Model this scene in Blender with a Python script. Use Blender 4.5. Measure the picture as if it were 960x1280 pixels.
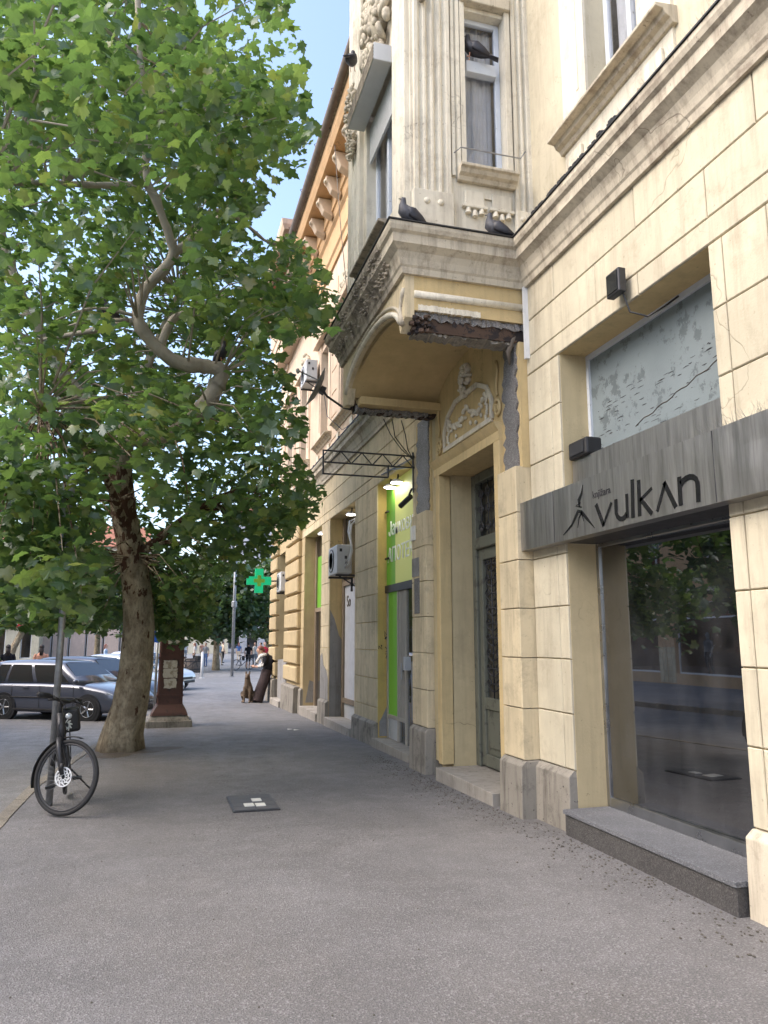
import bpy, bmesh, math, random
import numpy as np
from mathutils import Vector, Matrix
random.seed(7); rng = np.random.default_rng(11)
for o in list(bpy.data.objects): bpy.data.objects.remove(o)
scene = bpy.context.scene
col = scene.collection
R = math.radians

# ---------------------------------------------------------------- camera
FPX = 940.0; CAMZ = 1.6; YAW = R(16.14); PITCH = R(9.66)
cd = bpy.data.cameras.new('camera'); cam = bpy.data.objects.new('camera', cd); col.objects.link(cam)
cd.sensor_fit = 'VERTICAL'; cd.sensor_height = 36; cd.lens = 36*FPX/1280; cd.clip_end = 2000; cd.clip_start = .05
cam.location = (0, 0, CAMZ); cam.rotation_euler = (R(90)+PITCH, 0, -YAW)
scene.camera = cam
# ---------------------------------------------------------------- sky, sun, exposure
SUN_EL, SUN_AZ = 46, 266          # degrees; azimuth clockwise from +Y (the street) seen from above
w = bpy.data.worlds.new('World'); scene.world = w; w.use_nodes = True
nt = w.node_tree; bg = nt.nodes['Background']
sky = nt.nodes.new('ShaderNodeTexSky'); sky.sky_type = 'NISHITA'; sky.sun_disc = False
sky.sun_elevation = R(SUN_EL); sky.sun_rotation = R(SUN_AZ); sky.air_density = 1.0; sky.dust_density = 3.2; sky.ozone_density = 1.0
nt.links.new(sky.outputs[0], bg.inputs[0]); bg.inputs[1].default_value = 0.15
sd = bpy.data.lights.new('sun', 'SUN'); sd.energy = 0.5; sd.angle = R(50); sd.color = (1, .93, .84)
so = bpy.data.objects.new('sun', sd); col.objects.link(so)
so.rotation_euler = Vector((-math.sin(R(SUN_AZ))*math.cos(R(SUN_EL)), -math.cos(R(SUN_AZ))*math.cos(R(SUN_EL)), -math.sin(R(SUN_EL)))).to_track_quat('-Z', 'Y').to_euler()
scene.view_settings.view_transform = 'Standard'; scene.view_settings.look = 'None'
scene.view_settings.exposure = 1.72; scene.view_settings.gamma = 1
scene.render.engine = 'CYCLES'
scene.cycles.max_bounces = 7; scene.cycles.diffuse_bounces = 3; scene.cycles.glossy_bounces = 3; scene.cycles.transparent_max_bounces = 10

# ---------------------------------------------------------------- photo pixel -> point
_f = Vector((math.sin(YAW)*math.cos(PITCH), math.cos(YAW)*math.cos(PITCH), math.sin(PITCH)))
_r = Vector((math.cos(YAW), -math.sin(YAW), 0)); _u = _r.cross(_f); _C = Vector((0, 0, CAMZ))
def ray(x, y): return _f + _r*((x-480)/FPX) + _u*((640-y)/FPX)
def onX(x, y, X): d = ray(x, y); return _C + d*(X/d.x)
def onY(x, y, Y): d = ray(x, y); return _C + d*(Y/d.y)
def onZ(x, y, Z): d = ray(x, y); return _C + d*((Z-CAMZ)/d.z)

# ---------------------------------------------------------------- materials
MATS = {}
class NB:
    """small node builder"""
    def __init__(s, name):
        s.m = bpy.data.materials.new(name); s.m.use_nodes = True; s.nt = s.m.node_tree
        s.b = s.nt.nodes['Principled BSDF']; s.out = s.nt.nodes['Material Output']
        s.tc = s.nt.nodes.new('ShaderNodeTexCoord')
        MATS[name] = s.m
    def n(s, t, **k):
        x = s.nt.nodes.new(t)
        for a, v in k.items(): setattr(x, a, v)
        return x
    def l(s, a, b): s.nt.links.new(a, b)
    def pos(s, scale=(1, 1, 1), src='Object'):
        mp = s.n('ShaderNodeMapping'); mp.inputs['Scale'].default_value = scale
        if src == 'World':
            g = s.n('ShaderNodeNewGeometry'); s.l(g.outputs['Position'], mp.inputs[0])
        else: s.l(s.tc.outputs[src], mp.inputs[0])
        return mp.outputs[0]
    def noise(s, vec, scale, detail=4, rough=.55, dist=0):
        x = s.n('ShaderNodeTexNoise'); x.inputs['Scale'].default_value = scale; x.inputs['Detail'].default_value = detail
        x.inputs['Roughness'].default_value = rough; x.inputs['Distortion'].default_value = dist
        s.l(vec, x.inputs['Vector']); return x.outputs['Fac']
    def ramp(s, fac, stops):
        x = s.n('ShaderNodeValToRGB'); e = x.color_ramp.elements
        while len(e) < len(stops): e.new(.5)
        for i, (p, c) in enumerate(stops):
            e[i].position = p; e[i].color = (c, c, c, 1) if isinstance(c, (int, float)) else (*c, 1)
        s.l(fac, x.inputs[0]); return x.outputs[0]
    def mix(s, fac, a, b, mode='MIX'):
        x = s.n('ShaderNodeMix', data_type='RGBA', blend_type=mode)
        for sock, v in ((x.inputs[0], fac), (x.inputs[6], a), (x.inputs[7], b)):
            if isinstance(v, (int, float)): sock.default_value = v
            elif isinstance(v, (tuple, list)): sock.default_value = (*v, 1)
            else: s.l(v, sock)
        return x.outputs[2]
    def math(s, op, a, b=0.0):
        x = s.n('ShaderNodeMath', operation=op)
        for sock, v in ((x.inputs[0], a), (x.inputs[1], b)):
            if isinstance(v, (int, float)): sock.default_value = v
            else: s.l(v, sock)
        return x.outputs[0]
    def color(s, c): 
        if isinstance(c, (tuple, list)): s.b.inputs['Base Color'].default_value = (*c, 1)
        else: s.l(c, s.b.inputs['Base Color'])
    def set(s, rough=None, metal=None, spec=None):
        if rough is not None:
            if isinstance(rough, (int, float)): s.b.inputs['Roughness'].default_value = rough
            else: s.l(rough, s.b.inputs['Roughness'])
        if metal is not None: s.b.inputs['Metallic'].default_value = metal
        if spec is not None: s.b.inputs['Specular IOR Level'].default_value = spec
    def bump(s, h, strength=.3, dist=.01):
        x = s.n('ShaderNodeBump'); x.inputs['Strength'].default_value = strength; x.inputs['Distance'].default_value = dist
        s.l(h, x.inputs['Height']); s.l(x.outputs[0], s.b.inputs['Normal'])

def sc(c, k): return tuple(min(1, v*k) for v in c)
def stucco(name, base, dirt=(.25, .21, .16), amount=.5, bump=.35, per=.06):
    m = NB(name); p = m.pos(src='World')
    big = m.noise(p, .9, 5, .6); med = m.noise(p, 5, 6, .65)
    c = m.mix(m.ramp(big, [(.3, 0), (.7, 1)]), sc(base, .86), sc(base, 1.1))
    c = m.mix(m.ramp(med, [(.35, 0), (.75, .5)]), c, sc(base, .78))
    st = m.noise(m.pos((9, 9, .8), 'World'), 1.0, 5, .7)               # rain streaks
    c = m.mix(m.math('MULTIPLY', m.ramp(st, [(.48, 0), (.74, 1)]), amount), c, dirt)
    sp = m.noise(p, 26, 3, .6)
    c = m.mix(m.math('MULTIPLY', m.ramp(sp, [(.66, 0), (.74, 1)]), amount), c, sc(dirt, .8))
    ck = m.math('ABSOLUTE', m.math('SUBTRACT', m.noise(p, 1.3, 4, .5, .3), .5))         # hairline cracks, only here and there
    ck = m.math('MULTIPLY', m.ramp(ck, [(.0, 1), (.0045, 0)]), m.ramp(m.noise(p, .6, 3), [(.54, 0), (.64, .7)]))
    c = m.mix(ck, c, sc(dirt, .5))
    gr_ = m.math('MULTIPLY', m.ramp(m.noise(p, 2.6, 8, .75, .3), [(.52, 0), (.68, 1)]), amount*.9)   # grime patches
    c = m.mix(gr_, c, sc(dirt, 1.1))
    ch = m.ramp(m.noise(p, 14, 4, .7), [(.70, 0), (.72, 1)]); c = m.mix(m.math('MULTIPLY', ch, .7), c, sc(base, .5))   # chips
    if per:
        oi = m.n('ShaderNodeObjectInfo')
        v = m.math('ADD', m.math('MULTIPLY', oi.outputs['Random'], 2*per), 1-per)
        hv = m.n('ShaderNodeHueSaturation'); m.l(v, hv.inputs['Value']); m.l(c, hv.inputs['Color']); c = hv.outputs[0]
    m.color(c); m.set(.88, spec=.25)
    m.bump(m.math('ADD', m.noise(p, 60, 4, .6), m.math('SUBTRACT', m.math('MULTIPLY', m.noise(p, 9, 3), 1.5), m.math('MULTIPLY', m.math('ADD', ck, ch), 1.5))), bump, .005)
    return m.m
def plain(name, c, rough=.6, metal=0, var=.12, scale=6, bump=0, spec=.5):
    m = NB(name); p = m.pos(src='Object')
    n = m.noise(p, scale, 5, .6)
    m.color(m.mix(m.ramp(n, [(.3, 0), (.7, 1)]), sc(c, 1-var), sc(c, 1+var)))
    m.set(m.ramp(n, [(.3, max(0, rough-.06)), (.7, min(1, rough+.08))]), metal, spec)
    if bump: m.bump(m.noise(p, scale*6, 4), bump, .004)
    return m.m
def worn(name, c, under, amt=.62, rough=.6, scale=7, bump=.3, metal=0):
    m = NB(name); p = m.pos(src='World')
    n = m.noise(p, scale, 7, .7); k = m.ramp(n, [(amt, 0), (amt+.05, 1)])
    v = m.noise(p, scale*.35, 4)
    m.color(m.mix(k, m.mix(v, sc(c, .8), sc(c, 1.12)), under)); m.set(rough, metal)
    m.bump(m.math('ADD', m.noise(p, scale*8, 3), m.math('MULTIPLY', k, -.8)), bump, .004)
    return m.m

stucco('cream', (.59, .535, .405), (.30, .25, .18), .5)
stucco('cream_tan', (.66, .555, .37), (.24, .20, .14), .55)
stucco('ochre', (.60, .46, .24), (.28, .22, .13), .4)
stucco('reveal', (.56, .46, .28), (.28, .23, .15), .35)
stucco('orange_ochre', (.50, .395, .23), (.30, .22, .13), .4)
stucco('golden', (.60, .42, .15), (.3, .23, .12), .4)
stucco('peach', (.66, .52, .39), (.36, .27, .2), .35)  # far upper wall: yellowish paint with low-sun glow mixed into the colour
stucco('peach_dark', (.62, .40, .22), (.36, .25, .16), .35)
stucco('soffit', (.60, .46, .24), (.33, .25, .14), .2)
stucco('white_stucco', (.72, .67, .555), (.27, .22, .16), .5, .4)
stucco('cornice_stone', (.58, .52, .41), (.17, .13, .10), .7, .4)
stucco('cornice_worn', (.40, .35, .28), (.07, .06, .05), .95, .9)
stucco('plinth', (.30, .275, .235), (.085, .075, .065), 1.0, .9, .12)
stucco('grey_render', (.30, .29, .28), (.12, .11, .1), .6, .8)
stucco('step_stone', (.37, .34, .30), (.14, .12, .1), .5, .5)
stucco('pale_green', (.50, .55, .42), (.3, .3, .24), .3)
stucco('pale_pink', (.60, .47, .40), (.33, .28, .24), .3)
stucco('far_grey', (.55, .56, .60), (.36, .36, .4), .25)
plain('dark_joint', (.12, .10, .08), .9)
plain('black', (.018, .018, .02), .5, var=.3)
plain('manhole_tile', (.10, .10, .105), .6, .2)
plain('black_rubber', (.02, .02, .021), .75, var=.3, scale=20)
plain('black_gloss', (.012, .012, .014), .22)
plain('dark_metal', (.055, .055, .06), .45, .4, .25)
plain('steel', (.42, .43, .45), .3, 1, .12)
plain('galvanised', (.30, .31, .32), .45, .75, .25, 12)
plain('white_paint', (.70, .71, .72), .5, var=.06, bump=.1)
plain('plastic_grey', (.52, .53, .54), .5, var=.06)
plain('plastic_beige', (.42, .38, .32), .5, var=.08)
plain('white_plate', (.75, .73, .66), .5, var=.08)
worn('old_white', (.62, .66, .72), (.26, .24, .22), .63, .55, 16)
worn('rust', (.075, .045, .03), (.02, .015, .015), .5, .85, 10, .6)
worn('brown_paint', (.085, .035, .026), (.035, .02, .018), .56, .55, 8)
worn('paper', (.55, .52, .44), (.30, .26, .2), .52, .9, 7)
worn('green_door', (.14, .145, .115), (.08, .08, .065), .55, .55, 6)
worn('sheet_metal', (.20, .24, .255), (.12, .145, .155), .55, .55, 6, .3)
plain('interior', (.10, .10, .11), .8)
plain('interior_floor', (.16, .17, .19), .35)
plain('interior_column', (.26, .27, .29), .8)
plain('curtain', (.66, .66, .66), .9)
plain('lime', (.16, .38, .04), .4, var=.1)
plain('yellow_panel', (.62, .60, .24), .4, var=.08)
plain('lettering_white', (.80, .82, .76), .4)
plain('banner', (.50, .51, .54), .6)
plain('tile_roof', (.30, .12, .07), .8, var=.3, scale=3)
plain('skin', (.55, .33, .24), .55, var=.06)
plain('hair_dark', (.03, .02, .016), .6, var=.3)
plain('hair_red', (.20, .07, .05), .6, var=.3)
for nm, c in dict(cloth_black=(.018, .018, .022), cloth_brown=(.055, .04, .04), cloth_white=(.62, .6, .57), cloth_red=(.45, .03, .05),
                  cloth_blue=(.08, .14, .30), cloth_peach=(.62, .32, .22), cloth_grey=(.25, .26, .28), cloth_sky=(.35, .45, .58),
                  cloth_beige=(.55, .45, .34)).items():
    plain(nm, c, .9, var=.2, scale=14, bump=.3, spec=.2)
plain('blue_sign', (.02, .12, .55), .4)
plain('red_sign', (.55, .02, .03), .4)
plain('hedge_soil', (.05, .04, .03), .95)
plain('wood_planter', (.16, .13, .11), .8, var=.25)
plain('pigeon_grey', (.05, .052, .065), .6, var=.35, scale=30)
plain('pigeon_dark', (.02, .02, .028), .5, var=.3, scale=30)
plain('beak', (.03, .03, .03), .6)
plain('car_glass', (.015, .018, .02), .04, spec=.9)
plain('tyre', (.02, .02, .02), .85, var=.2)
plain('rim', (.40, .41, .43), .3, .9)
plain('headlamp', (.55, .58, .6), .12, .3)
plain('tail_red', (.35, .02, .02), .2)
plain('asphalt_debris', (.10, .09, .075), .95, var=.4)
plain('wood_frame', (.22, .17, .12), .7)

def m_paint(name, c):
    m = NB(name); p = m.pos(src='Object')
    m.color(m.mix(m.noise(p, 3, 3), sc(c, .93), sc(c, 1.07))); m.set(.28, .35)
    m.b.inputs['Coat Weight'].default_value = .8; m.b.inputs['Coat Roughness'].default_value = .05
m_paint('paint_dark', (.085, .095, .125)); m_paint('paint_navy', (.03, .035, .06)); m_paint('paint_silver', (.45, .47, .50)); m_paint('paint_white', (.68, .69, .70))

def m_emit(name, c, s):
    m = NB(name); m.color(c); m.b.inputs['Emission Color'].default_value = (*c, 1); m.b.inputs['Emission Strength'].default_value = s
m_emit('lamp_glow', (1, .95, .85), 9); m_emit('cross_green', (.0, .36, .15), .2); m_emit('panel_glow', (.55, .58, .17), .06); m_emit('panel_green', (.13, .34, .03), .06)

def m_glass(name, tint, refl_ior, base=(.02, .02, .025), dirt=0.0):
    m = NB(name); p = m.pos(src='Object')
    tr = m.n('ShaderNodeBsdfTransparent'); tr.inputs[0].default_value = (*tint, 1)
    gl = m.n('ShaderNodeBsdfGlossy'); gl.inputs['Roughness'].default_value = .012; gl.inputs[0].default_value = (.95, .96, 1, 1)
    fr = m.n('ShaderNodeFresnel'); fr.inputs[0].default_value = refl_ior
    gb = m.n('ShaderNodeNewGeometry'); ms = m.n('ShaderNodeMixShader'); m.l(m.math('MULTIPLY', fr.outputs[0], m.math('SUBTRACT', 1.0, gb.outputs['Backfacing'])), ms.inputs[0]); m.l(tr.outputs[0], ms.inputs[1]); m.l(gl.outputs[0], ms.inputs[2])
    bm_ = m.n('ShaderNodeBump'); bm_.inputs['Strength'].default_value = .02; bm_.inputs['Distance'].default_value = .02
    m.l(m.noise(p, 1.2, 2), bm_.inputs['Height']); m.l(bm_.outputs[0], gl.inputs['Normal'])
    last = ms
    if dirt:
        df = m.n('ShaderNodeBsdfDiffuse'); df.inputs[0].default_value = (.6, .62, .66, 1)
        v = m.n('ShaderNodeTexVoronoi', feature='F1'); v.inputs['Scale'].default_value = 26; m.l(p, v.inputs['Vector'])
        spots = m.ramp(v.outputs['Distance'], [(.03, 1), (.09, 0)])
        msk = m.ramp(m.noise(p, 2.2, 4), [(.45, 0), (.62, 1)])
        film = m.ramp(m.noise(m.pos((1, 1, .6)), 3, 5), [(.4, .01), (.75, .07)])
        k = m.math('MULTIPLY', m.math('MAXIMUM', m.math('MULTIPLY', m.math('MULTIPLY', spots, msk), .75), film), dirt)
        m2 = m.n('ShaderNodeMixShader'); m.l(k, m2.inputs[0]); m.l(ms.outputs[0], m2.inputs[1]); m.l(df.outputs[0], m2.inputs[2]); last = m2
    m.l(last.outputs[0], m.out.inputs[0])
m_glass('shop_glass', (.24, .26, .30), 3.0, dirt=.6)
m_glass('window_glass', (.85, .86, .88), 1.6, dirt=.4)

def m_asphalt(name, a, b, tint):
    m = NB(name); p = m.pos(src='World')
    big = m.noise(p, .55, 5, .6, .4); med = m.noise(p, 3.2, 5, .65); fine = m.noise(p, 95, 3, .75)
    v = m.n('ShaderNodeTexVoronoi'); v.inputs['Scale'].default_value = 110; m.l(p, v.inputs['Vector'])
    c = m.mix(m.ramp(big, [(.36, 0), (.62, 1)]), sc(a, .92), sc(b, 1.05))
    c = m.mix(m.ramp(m.noise(p, .35, 3), [(.45, 0), (.7, .8)]), c, tint)
    c = m.mix(m.ramp(med, [(.35, 0), (.8, .55)]), c, sc(a, .72))
    st = m.noise(p, 7, 4, .7); c = m.mix(m.ramp(st, [(.66, 0), (.75, .4)]), c, sc(a, .5))
    c = m.mix(m.ramp(fine, [(.38, .75), (.62, 0)]), c, sc(a, .35))
    vc = m.n('ShaderNodeSeparateColor'); m.l(v.outputs['Color'], vc.inputs[0])
    c = m.mix(m.ramp(vc.outputs[0], [(.80, 0), (.9, .4)]), c, sc(b, 1.5))
    v2 = m.n('ShaderNodeTexVoronoi'); v2.inputs['Scale'].default_value = 2.6; m.l(p, v2.inputs['Vector'])     # old gum and oil spots
    c = m.mix(m.math('MULTIPLY', m.ramp(v2.outputs['Distance'], [(.035, 1), (.06, 0)]), .5), c, sc(a, .45))
    wr = m.noise(m.pos((1, .18, 1), 'World'), 1.1, 4, .6, .5); c = m.mix(m.ramp(wr, [(.42, 0), (.7, .35)]), c, sc(a, .62))   # worn tracks along the street
    m.color(c); m.set(m.ramp(med, [(.3, .55), (.7, .8)]), spec=.4)
    m.bump(m.math('ADD', m.math('MULTIPLY', fine, .8), m.math('MULTIPLY', v.outputs['Distance'], 1.2)), .55, .006)
m_asphalt('pavement_asphalt', (.195, .189, .190), (.265, .257, .260), (.235, .217, .20))
m_asphalt('road_asphalt', (.22, .21, .20), (.29, .28, .27), (.25, .23, .21))
m_asphalt('plaza_paving', (.22, .22, .225), (.30, .30, .305), (.26, .25, .24))
m_asphalt('soil', (.15, .12, .095), (.20, .17, .14), (.17, .13, .1))
m_asphalt('kerb_stone', (.26, .23, .19), (.36, .32, .26), (.33, .28, .2))
m_asphalt('rough_plaster', (.20, .19, .185), (.36, .35, .34), (.31, .28, .25))
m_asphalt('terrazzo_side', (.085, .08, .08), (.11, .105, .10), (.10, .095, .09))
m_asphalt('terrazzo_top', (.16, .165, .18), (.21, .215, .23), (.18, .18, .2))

def m_brushed():
    m = NB('brushed_steel'); p = m.pos(src='World')
    st = m.noise(m.pos((1, 14, .9), 'World'), 1.4, 5, .75)
    c = m.mix(m.ramp(st, [(.35, 0), (.7, 1)]), (.30, .29, .285), (.46, .45, .44))
    dr = m.noise(m.pos((1, 30, 1.2), 'World'), 1.0, 4, .7); c = m.mix(m.ramp(dr, [(.55, 0), (.72, .5)]), c, (.21, .20, .195))
    m.color(c); m.set(m.ramp(st, [(.3, .30), (.7, .42)]), .85)
    m.bump(m.math('ADD', m.noise(m.pos((1, 2.6, .5), 'World'), 1.0, 2), m.math('MULTIPLY', m.noise(p, 40, 2), .02)), .16, .10)
m_brushed()

def m_bark():
    m = NB('bark'); p = m.pos((1, 1, .55), 'World')
    n1 = m.noise(p, 6, 6, .62, .5); n2 = m.noise(p, 22, 5, .7)
    g = m.n('ShaderNodeNewGeometry'); s = m.n('ShaderNodeSeparateXYZ'); m.l(g.outputs['Position'], s.inputs[0])
    z = s.outputs['Z']
    c = m.mix(m.ramp(n1, [(.36, 0), (.62, 1)]), (.21, .165, .11), (.44, .37, .26))
    c = m.mix(m.ramp(n2, [(.45, 0), (.7, .6)]), c, (.09, .065, .045))
    mr = m.n('ShaderNodeMapRange'); mr.inputs[1].default_value = 1.6; mr.inputs[2].default_value = 3.4; m.l(z, mr.inputs[0])
    th = m.math('SUBTRACT', m.noise(p, 9, 5, .6), m.math('MULTIPLY', m.math('SUBTRACT', 1.0, mr.outputs[0]), .17))
    mr3 = m.n('ShaderNodeMapRange'); mr3.inputs[1].default_value = 4.0; mr3.inputs[2].default_value = 4.7; m.l(z, mr3.inputs[0])
    th = m.math('SUBTRACT', th, m.math('MULTIPLY', mr3.outputs[0], .25))
    c = m.mix(m.ramp(th, [(.47, 0), (.50, .95)]), c, (.075, .035, .022))       # peeled red-brown plates
    mr2 = m.n('ShaderNodeMapRange'); mr2.inputs[1].default_value = 4.2; mr2.inputs[2].default_value = 5.0; m.l(z, mr2.inputs[0])
    c = m.mix(m.math('MULTIPLY', mr2.outputs[0], .7), c, m.mix(n2, (.27, .25, .215), (.46, .43, .37)))
    m.color(c); m.set(.85, spec=.2); m.bump(m.math('ADD', n1, n2), .7, .02)
m_bark()

def m_leaf(name, lo, mid, hi, tr=.4):
    m = NB(name); g = m.n('ShaderNodeNewGeometry'); oi = m.n('ShaderNodeObjectInfo')
    k = m.math('FRACT', m.math('ADD', g.outputs['Random Per Island'], m.math('MULTIPLY', oi.outputs['Random'], 7.3)))
    c = m.ramp(k, [(0, lo), (.55, mid), (.93, hi), (1, (.30, .26, .05))])
    c = m.mix(m.ramp(m.noise(m.pos(src='World'), 9, 3), [(.3, 0), (.7, .35)]), c, sc(lo, .8))
    df = m.n('ShaderNodeBsdfDiffuse'); m.l(c, df.inputs[0])
    tl = m.n('ShaderNodeBsdfTranslucent'); m.l(m.mix(.55, c, (.24, .42, .08)), tl.inputs[0])
    gl = m.n('ShaderNodeBsdfGlossy'); gl.inputs['Roughness'].default_value = .42; gl.inputs[0].default_value = (.8, .85, .9, 1)
    a = m.n('ShaderNodeMixShader'); a.inputs[0].default_value = tr; m.l(df.outputs[0], a.inputs[1]); m.l(tl.outputs[0], a.inputs[2])
    b = m.n('ShaderNodeMixShader'); b.inputs[0].default_value = .07; m.l(a.outputs[0], b.inputs[1]); m.l(gl.outputs[0], b.inputs[2])
    m.l(b.outputs[0], m.out.inputs[0])
m_leaf('leaf', (.034, .082, .034), (.085, .155, .045), (.23, .29, .06), .48)
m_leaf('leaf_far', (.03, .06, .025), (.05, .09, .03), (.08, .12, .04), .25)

# ---------------------------------------------------------------- mesh helpers
class MB:
    def __init__(s): s.v = []; s.f = []
    def add(s, vs, fs):
        k = len(s.v); s.v += [tuple(p) for p in vs]; s.f += [tuple(i+k for i in f) for f in fs]; return s
    def box(s, x0, x1, y0, y1, z0, z1):
        if x0 > x1: x0, x1 = x1, x0
        if y0 > y1: y0, y1 = y1, y0
        if z0 > z1: z0, z1 = z1, z0
        return s.add([(x0,y0,z0),(x1,y0,z0),(x1,y1,z0),(x0,y1,z0),(x0,y0,z1),(x1,y0,z1),(x1,y1,z1),(x0,y1,z1)],
              [(0,3,2,1),(4,5,6,7),(0,1,5,4),(1,2,6,5),(2,3,7,6),(3,0,4,7)])
    def slab(s, xf, xb, y0, y1, z0, z1, c=.008):
        """block with a chamfered front, the front facing -X"""
        return s.add([(xf,y0+c,z0+c),(xf,y1-c,z0+c),(xf,y1-c,z1-c),(xf,y0+c,z1-c),
                      (xf+c,y0,z0),(xf+c,y1,z0),(xf+c,y1,z1),(xf+c,y0,z1),(xb,y0,z0),(xb,y1,z0),(xb,y1,z1),(xb,y0,z1)],
              [(0,3,2,1),(0,1,5,4),(1,2,6,5),(2,3,7,6),(3,0,4,7),(4,5,9,8),(5,6,10,9),(6,7,11,10),(7,4,8,11),(8,9,10,11)])
    def prism(s, pts, vec):
        n = len(pts); vec = Vector(vec); a = [Vector(p) for p in pts]; b = [p+vec for p in a]
        return s.add(a+b, [tuple(range(n))[::-1], tuple(range(n, 2*n))] + [(i, (i+1) % n, n+(i+1) % n, n+i) for i in range(n)])
    def loft(s, rings, caps=True, closed=True):
        n = len(rings[0]); vs = [p for r in rings for p in r]; fs = []
        for i in range(len(rings)-1):
            for j in range(n if closed else n-1):
                fs.append((i*n+j, i*n+(j+1) % n, (i+1)*n+(j+1) % n, (i+1)*n+j))
        if caps: fs += [tuple(range(n))[::-1], tuple(range((len(rings)-1)*n, len(rings)*n))]
        return s.add(vs, fs)
    def tube(s, path, r, n=8, caps=True, sq=None):
        P = [Vector(p) for p in path]; rings = []; up = None
        for i, p in enumerate(P):
            t = (P[min(i+1, len(P)-1)]-P[max(i-1, 0)]).normalized()
            if up is None: up = Vector((0, 0, 1)) if abs(t.z) < .9 else Vector((1, 0, 0))
            a = t.cross(up).normalized(); b = a.cross(t).normalized(); up = b
            rr = r[i] if isinstance(r, (list, tuple)) else r
            if sq: rings.append([p + a*math.cos(k*2*math.pi/n)*rr*sq[0] + b*math.sin(k*2*math.pi/n)*rr*sq[1] for k in range(n)])
            else: rings.append([p + (a*math.cos(k*2*math.pi/n) + b*math.sin(k*2*math.pi/n))*rr for k in range(n)])
        return s.loft(rings, caps)
    def lathe(s, c, prof, n=16, axis='z'):
        rings = []
        for r, h in prof:
            ring = []
            for k in range(n):
                a = 2*math.pi*k/n; x, y = r*math.cos(a), r*math.sin(a)
                ring.append((c[0]+x, c[1]+y, c[2]+h) if axis == 'z' else (c[0]+h, c[1]+x, c[2]+y) if axis == 'x' else (c[0]+y, c[1]+h, c[2]+x))
            rings.append(ring)
        return s.loft(rings, True)
    def ell(s, c, r, nu=12, nv=7, mat=None):
        rings = []
        for i in range(nv+1):
            t = math.pi*(.02+.96*i/nv); z = -math.cos(t)
            ring = [Vector((math.sin(t)*math.cos(2*math.pi*k/nu)*r[0], math.sin(t)*math.sin(2*math.pi*k/nu)*r[1], z*r[2])) for k in range(nu)]
            if mat: ring = [mat @ p for p in ring]
            rings.append([p+Vector(c) for p in ring])
        return s.loft(rings, True)
    def sweep(s, path, prof):
        """profile (outward d, z) swept along an XY path, outward = left of travel, mitred"""
        P = [Vector((p[0], p[1])) for p in path]; rings = []
        for i, p in enumerate(P):
            d0 = (P[i]-P[i-1]).normalized() if i else None; d1 = (P[i+1]-P[i]).normalized() if i < len(P)-1 else None
            d0 = d0 or d1; d1 = d1 or d0
            n0 = Vector((-d0.y, d0.x)); n1 = Vector((-d1.y, d1.x)); m = (n0+n1); m = m/(m.dot(n0))
            rings.append([(p.x+m.x*d, p.y+m.y*d, z) for d, z in prof])
        return s.loft(rings, True)
    def stroke(s, pts, wd, nrm, th=.004):
        """flat painted / cut stroke lying on a plane with normal nrm"""
        P = [Vector(p) for p in pts]; N = Vector(nrm); ra, rb = [], []
        for i, p in enumerate(P):
            t = (P[min(i+1, len(P)-1)]-P[max(i-1, 0)]).normalized(); q = t.cross(N).normalized()
            k = wd[i] if isinstance(wd, (list, tuple)) else wd
            ra.append(p+q*k/2); rb.append(p-q*k/2)
        return s.loft([[a, b, b+N*th, a+N*th] for a, b in zip(ra, rb)], True)
    def xf(s, M): s.v = [tuple(M @ Vector(p)) for p in s.v]; return s
    def build(s, name, mat, parent=None, smooth=False, bevel=0, local=False, seg=2):
        me = bpy.data.meshes.new(name); vs = s.v
        if parent is not None and not local:
            L = parent.location.copy(); q = parent.parent
            while q: L += q.location; q = q.parent
            vs = [(x-L.x, y-L.y, z-L.z) for x, y, z in vs]
        me.from_pydata(vs, [], s.f)
        b = bmesh.new(); b.from_mesh(me); bmesh.ops.recalc_face_normals(b, faces=b.faces); b.to_mesh(me); b.free()
        if smooth:
            for p in me.polygons: p.use_smooth = True
        return link(name, me, mat, parent, bevel, seg, smooth)
def link(name, me, mat, parent=None, bevel=0, seg=2, smooth=False):
    o = bpy.data.objects.new(name, me); col.objects.link(o)
    if mat: me.materials.append(MATS[mat])
    if parent: o.parent = parent
    if bevel:
        md = o.modifiers.new('bevel', 'BEVEL'); md.width = bevel; md.segments = seg; md.limit_method = 'ANGLE'; md.angle_limit = R(40)
    return o
def tag(o, label, cat, group=None):
    o['label'] = label; o['category'] = cat
    if group: o['group'] = group
    return o
def kind(o, k): o['kind'] = k; return o
def thing(name, loc, label, cat, group=None, rz=0, rot=None):
    o = bpy.data.objects.new(name, None); col.objects.link(o); o.empty_display_size = .2
    o.location = loc; o.rotation_euler = rot or (0, 0, rz)
    return tag(o, label, cat, group)
def copy_tree(o, parent=None):
    c = o.copy(); col.objects.link(c); c.parent = parent
    for ch in [x for x in bpy.data.objects if x.parent == o and x is not c]: copy_tree(ch, c)
    return c
def text(s, size, M, mat, parent, name='lettering', ext=.004, bold=0):
    cu = bpy.data.curves.new('t', 'FONT'); cu.body = s; cu.size = size; cu.extrude = ext; cu.offset = bold
    t = bpy.data.objects.new('t', cu); col.objects.link(t)
    me = bpy.data.meshes.new_from_object(t.evaluated_get(bpy.context.evaluated_depsgraph_get()))
    bpy.data.objects.remove(t); L = parent.location
    me.transform(Matrix.Translation(-L) @ M); me.materials.clear()
    return link(name, me, mat, parent)
def faceM(x, y, z):      # text plane seen from the street: text runs to -Y, up is Z, faces -X
    return Matrix(((0, 0, -1, x), (-1, 0, 0, y), (0, 1, 0, z), (0, 0, 0, 1)))
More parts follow.
